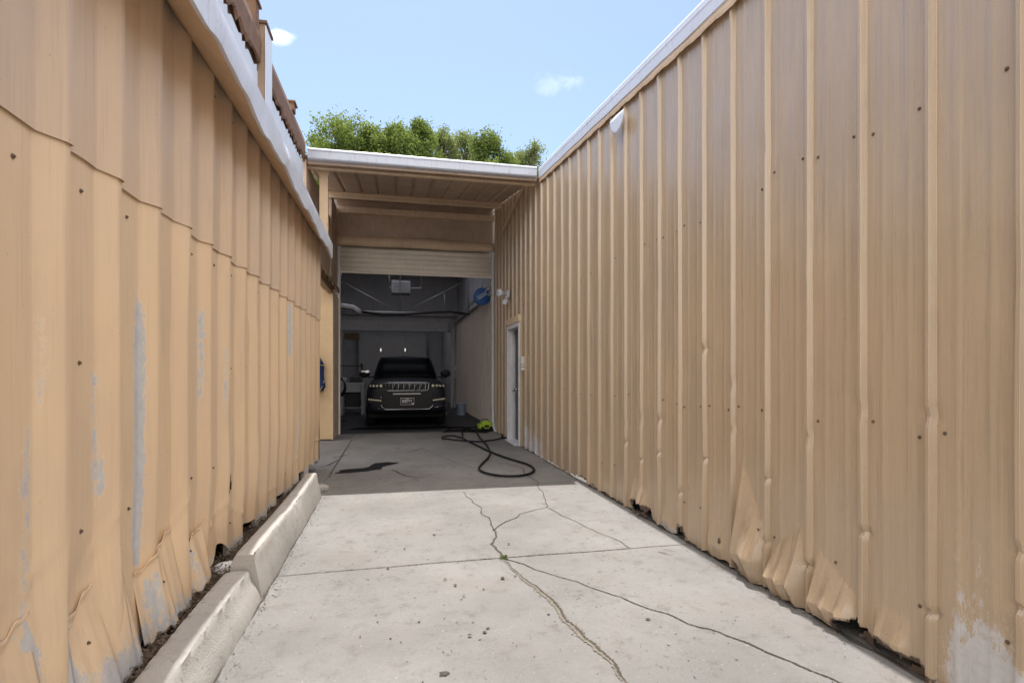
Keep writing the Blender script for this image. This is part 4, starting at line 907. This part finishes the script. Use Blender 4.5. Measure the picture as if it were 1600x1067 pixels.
rg = MB(); rows = [[(.11 * math.cos(a) * r, .08 * math.sin(a) * r, .045 * (1 - r * r) + .012 * math.sin(5 * a) * r) for r in np.linspace(.02, 1, 6)] for a in np.linspace(0, 2 * math.pi, 20)]; rg.grid(rows); o = rg.build('plastic_scrap', M['whited']); o.location = (-.985, 3.62, .10); tag(o, 'crumpled pale plastic scrap on the soil between curb and bent siding', 'litter scrap')

# leaf litter and bits
def bits(name, n, fx, size, mat, kind='stuff', flat=.5):
    V = []; F = []
    for i in range(n):
        c = Vector(fx()); L = random.uniform(*size); w = L * random.uniform(.08, .4)
        a = random.uniform(0, 6.28); t = Vector((math.cos(a), math.sin(a), random.uniform(-flat, flat))).normalized(); s = t.cross(Vector((0, 0, 1))).normalized()
        up = s.cross(t) * L * random.uniform(-.2, .25)
        o = len(V); V += [c - t * L / 2, c + s * w / 2 + up, c + t * L / 2, c - s * w / 2 + up]; F.append((o, o + 1, o + 2, o + 3))
    mb = MB(); mb.add(V, F); return tag(mb.build(name, mat), kind=kind)
tag(bits('leaf_litter', 15000, lambda: (random.triangular(-1.22, -.88, -1.0), random.uniform(.5, 6.2), .10 + random.random() ** 2 * .045), (.010, .042), M['litter'], flat=.5), 'dry leaves and twigs in the soil strip by the left wall', 'leaf litter')
def onfloor():
    r = random.random()
    if r < .22: return (-.722 + abs(random.gauss(0, .03)), random.uniform(1, 6), .004)
    if r < .52: return (2.17 - abs(random.gauss(0, .05)), random.uniform(1.4, 9), .004)
    return (random.uniform(-.7, 2.1), random.uniform(1.2, 8.5), .004)
tag(bits('dry_debris', 2200, onfloor, (.005, .022), M['debris'], flat=.12), 'dark dry leaf bits scattered over the concrete', 'debris')

c = G(787, 873); wd = MB()
for k in range(46):
    a = random.uniform(0, 6.28); q = Vector((c.x + random.gauss(0, .014), c.y + random.gauss(0, .008), .004)); L = random.uniform(.012, .035); t = Vector((math.cos(a) * .6, math.sin(a) * .6, .8)) * L; w = Vector((-math.sin(a), math.cos(a), 0)) * L * .22
    wd.add([q, q + t * .5 + w, q + t, q + t * .5 - w], [(0, 1, 2, 3)])
tag(wd.build('weed', M['leaf2']), 'tiny green weed growing where the cracks meet the slab joint', 'weed')

# ================================================================== TREES beyond the garage
def tree(label, px, ytop, wpx, Y, leaf, n, seed, sparse=1.0):
    rnd = np.random.default_rng(seed); p = AY(px, ytop, Y); sc = p.y / FPX
    top = p.z - .12; rad = wpx * Y * .98 / FPX * 1.12; hgt = rad * 2.6 + 1.8; n = int(n * 2.0)
    t = thing('tree', label, 'tree', (p.x, Y, -.06), 0, 'trees beyond the garage roof')
    base = top - hgt; tr = MB(); r2 = random.Random(seed)
    tr.tube([(0, 0, 0), (.08, .05, base * .5), (.0, .1, base + .5), (.1, 0, top - 1.2)], [.30, .24, .16, .03], 10)
    lobes = []
    for k in range(34):
        a = r2.uniform(0, 6.28); rr = rad * r2.uniform(.2, .85); z = base + hgt * r2.uniform(.30, .93)
        if z > top - 1.0: rr *= .55
        c = (rr * math.cos(a), rr * math.sin(a), z); lobes.append((c, rad * r2.uniform(.16, .34)))
        tr.tube([(0, .05, z - r2.uniform(1.2, 2.2)), (c[0] * .5, c[1] * .5, z - .5), c], [.07, .045, .012], 6)
    lobes.append(((0, 0, top - rad * .3), rad * .26))
    tr.build('trunk', M['bark'], t)
    # leaf clusters on the lobes
    cl = []
    for c, r in lobes:
        for k in range(int(9 * sparse)):
            v = rnd.normal(size=3); v /= np.linalg.norm(v); q = r * rnd.uniform(.45, 1.08)
            cl.append(np.array(c) + v * q * np.array([1, 1, .9]))
    cl = np.array(cl); idx = rnd.integers(0, len(cl), n)
    cen = cl[idx] + rnd.normal(size=(n, 3)) * (.075 * rad + .05) + (rnd.random((n, 1)) < .12) * rnd.normal(size=(n, 3)) * .16
    a = rnd.normal(size=(n, 3)); a /= np.linalg.norm(a, axis=1)[:, None]; b = rnd.normal(size=(n, 3)); b -= a * (a * b).sum(1)[:, None]; b /= np.linalg.norm(b, axis=1)[:, None]
    L = rnd.uniform(.035, .085, n)[:, None]; W = L * .62
    V = np.stack([cen - a * L, cen + b * W, cen + a * L, cen - b * W], 1).reshape(-1, 3)
    me = bpy.data.meshes.new('crown'); me.from_pydata(V.tolist(), [], np.arange(4 * n).reshape(-1, 4).tolist()); me.materials.append(leaf); me.update()
    o = bpy.data.objects.new('crown', me); COL.objects.link(o); o.parent = t
    return t
tree('broad bushy green tree over the left end of the white gutter, tallest of the row', 545, 180, 64, 30, M['leaf'], 21000, 3)
tree('low pale green tree at the rusty beam, leftmost of the row beyond the roof', 500, 210, 38, 32, M['leaf'], 8000, 4)
tree('green tree with a domed top just right of the broadest tree', 618, 188, 42, 30, M['leaf'], 11000, 5)
tree('narrow green tree with a pointed top at the middle of the gutter', 658, 184, 28, 31, M['leaf'], 7000, 6)
tree('mid green tree filling the dip between the two tallest green trees', 588, 200, 34, 31, M['leaf'], 8000, 21)
tree('thin grey green tree with sky showing through, between two denser trees', 694, 194, 28, 34, M['leaf2'], 4200, 7, .7)
tree('grey green tree half hidden behind the bright round tree on the right', 728, 202, 34, 35, M['leaf2'], 5200, 8, .8)
tree('bright yellow green round tree over the right half of the gutter', 760, 202, 42, 29, M['leaf'], 10500, 9)
tree('small low green tree between the round tree and the wispy one', 797, 238, 20, 30, M['leaf'], 2600, 10, .8)
tree('low pale green tree filling the gap left of the wispy tree', 815, 232, 30, 32, M['leaf2'], 5200, 14, .8)
tree('wispy sparse tree beside the white rake trim, rightmost of the row', 832, 216, 26, 31, M['leaf2'], 2600, 12, .6)
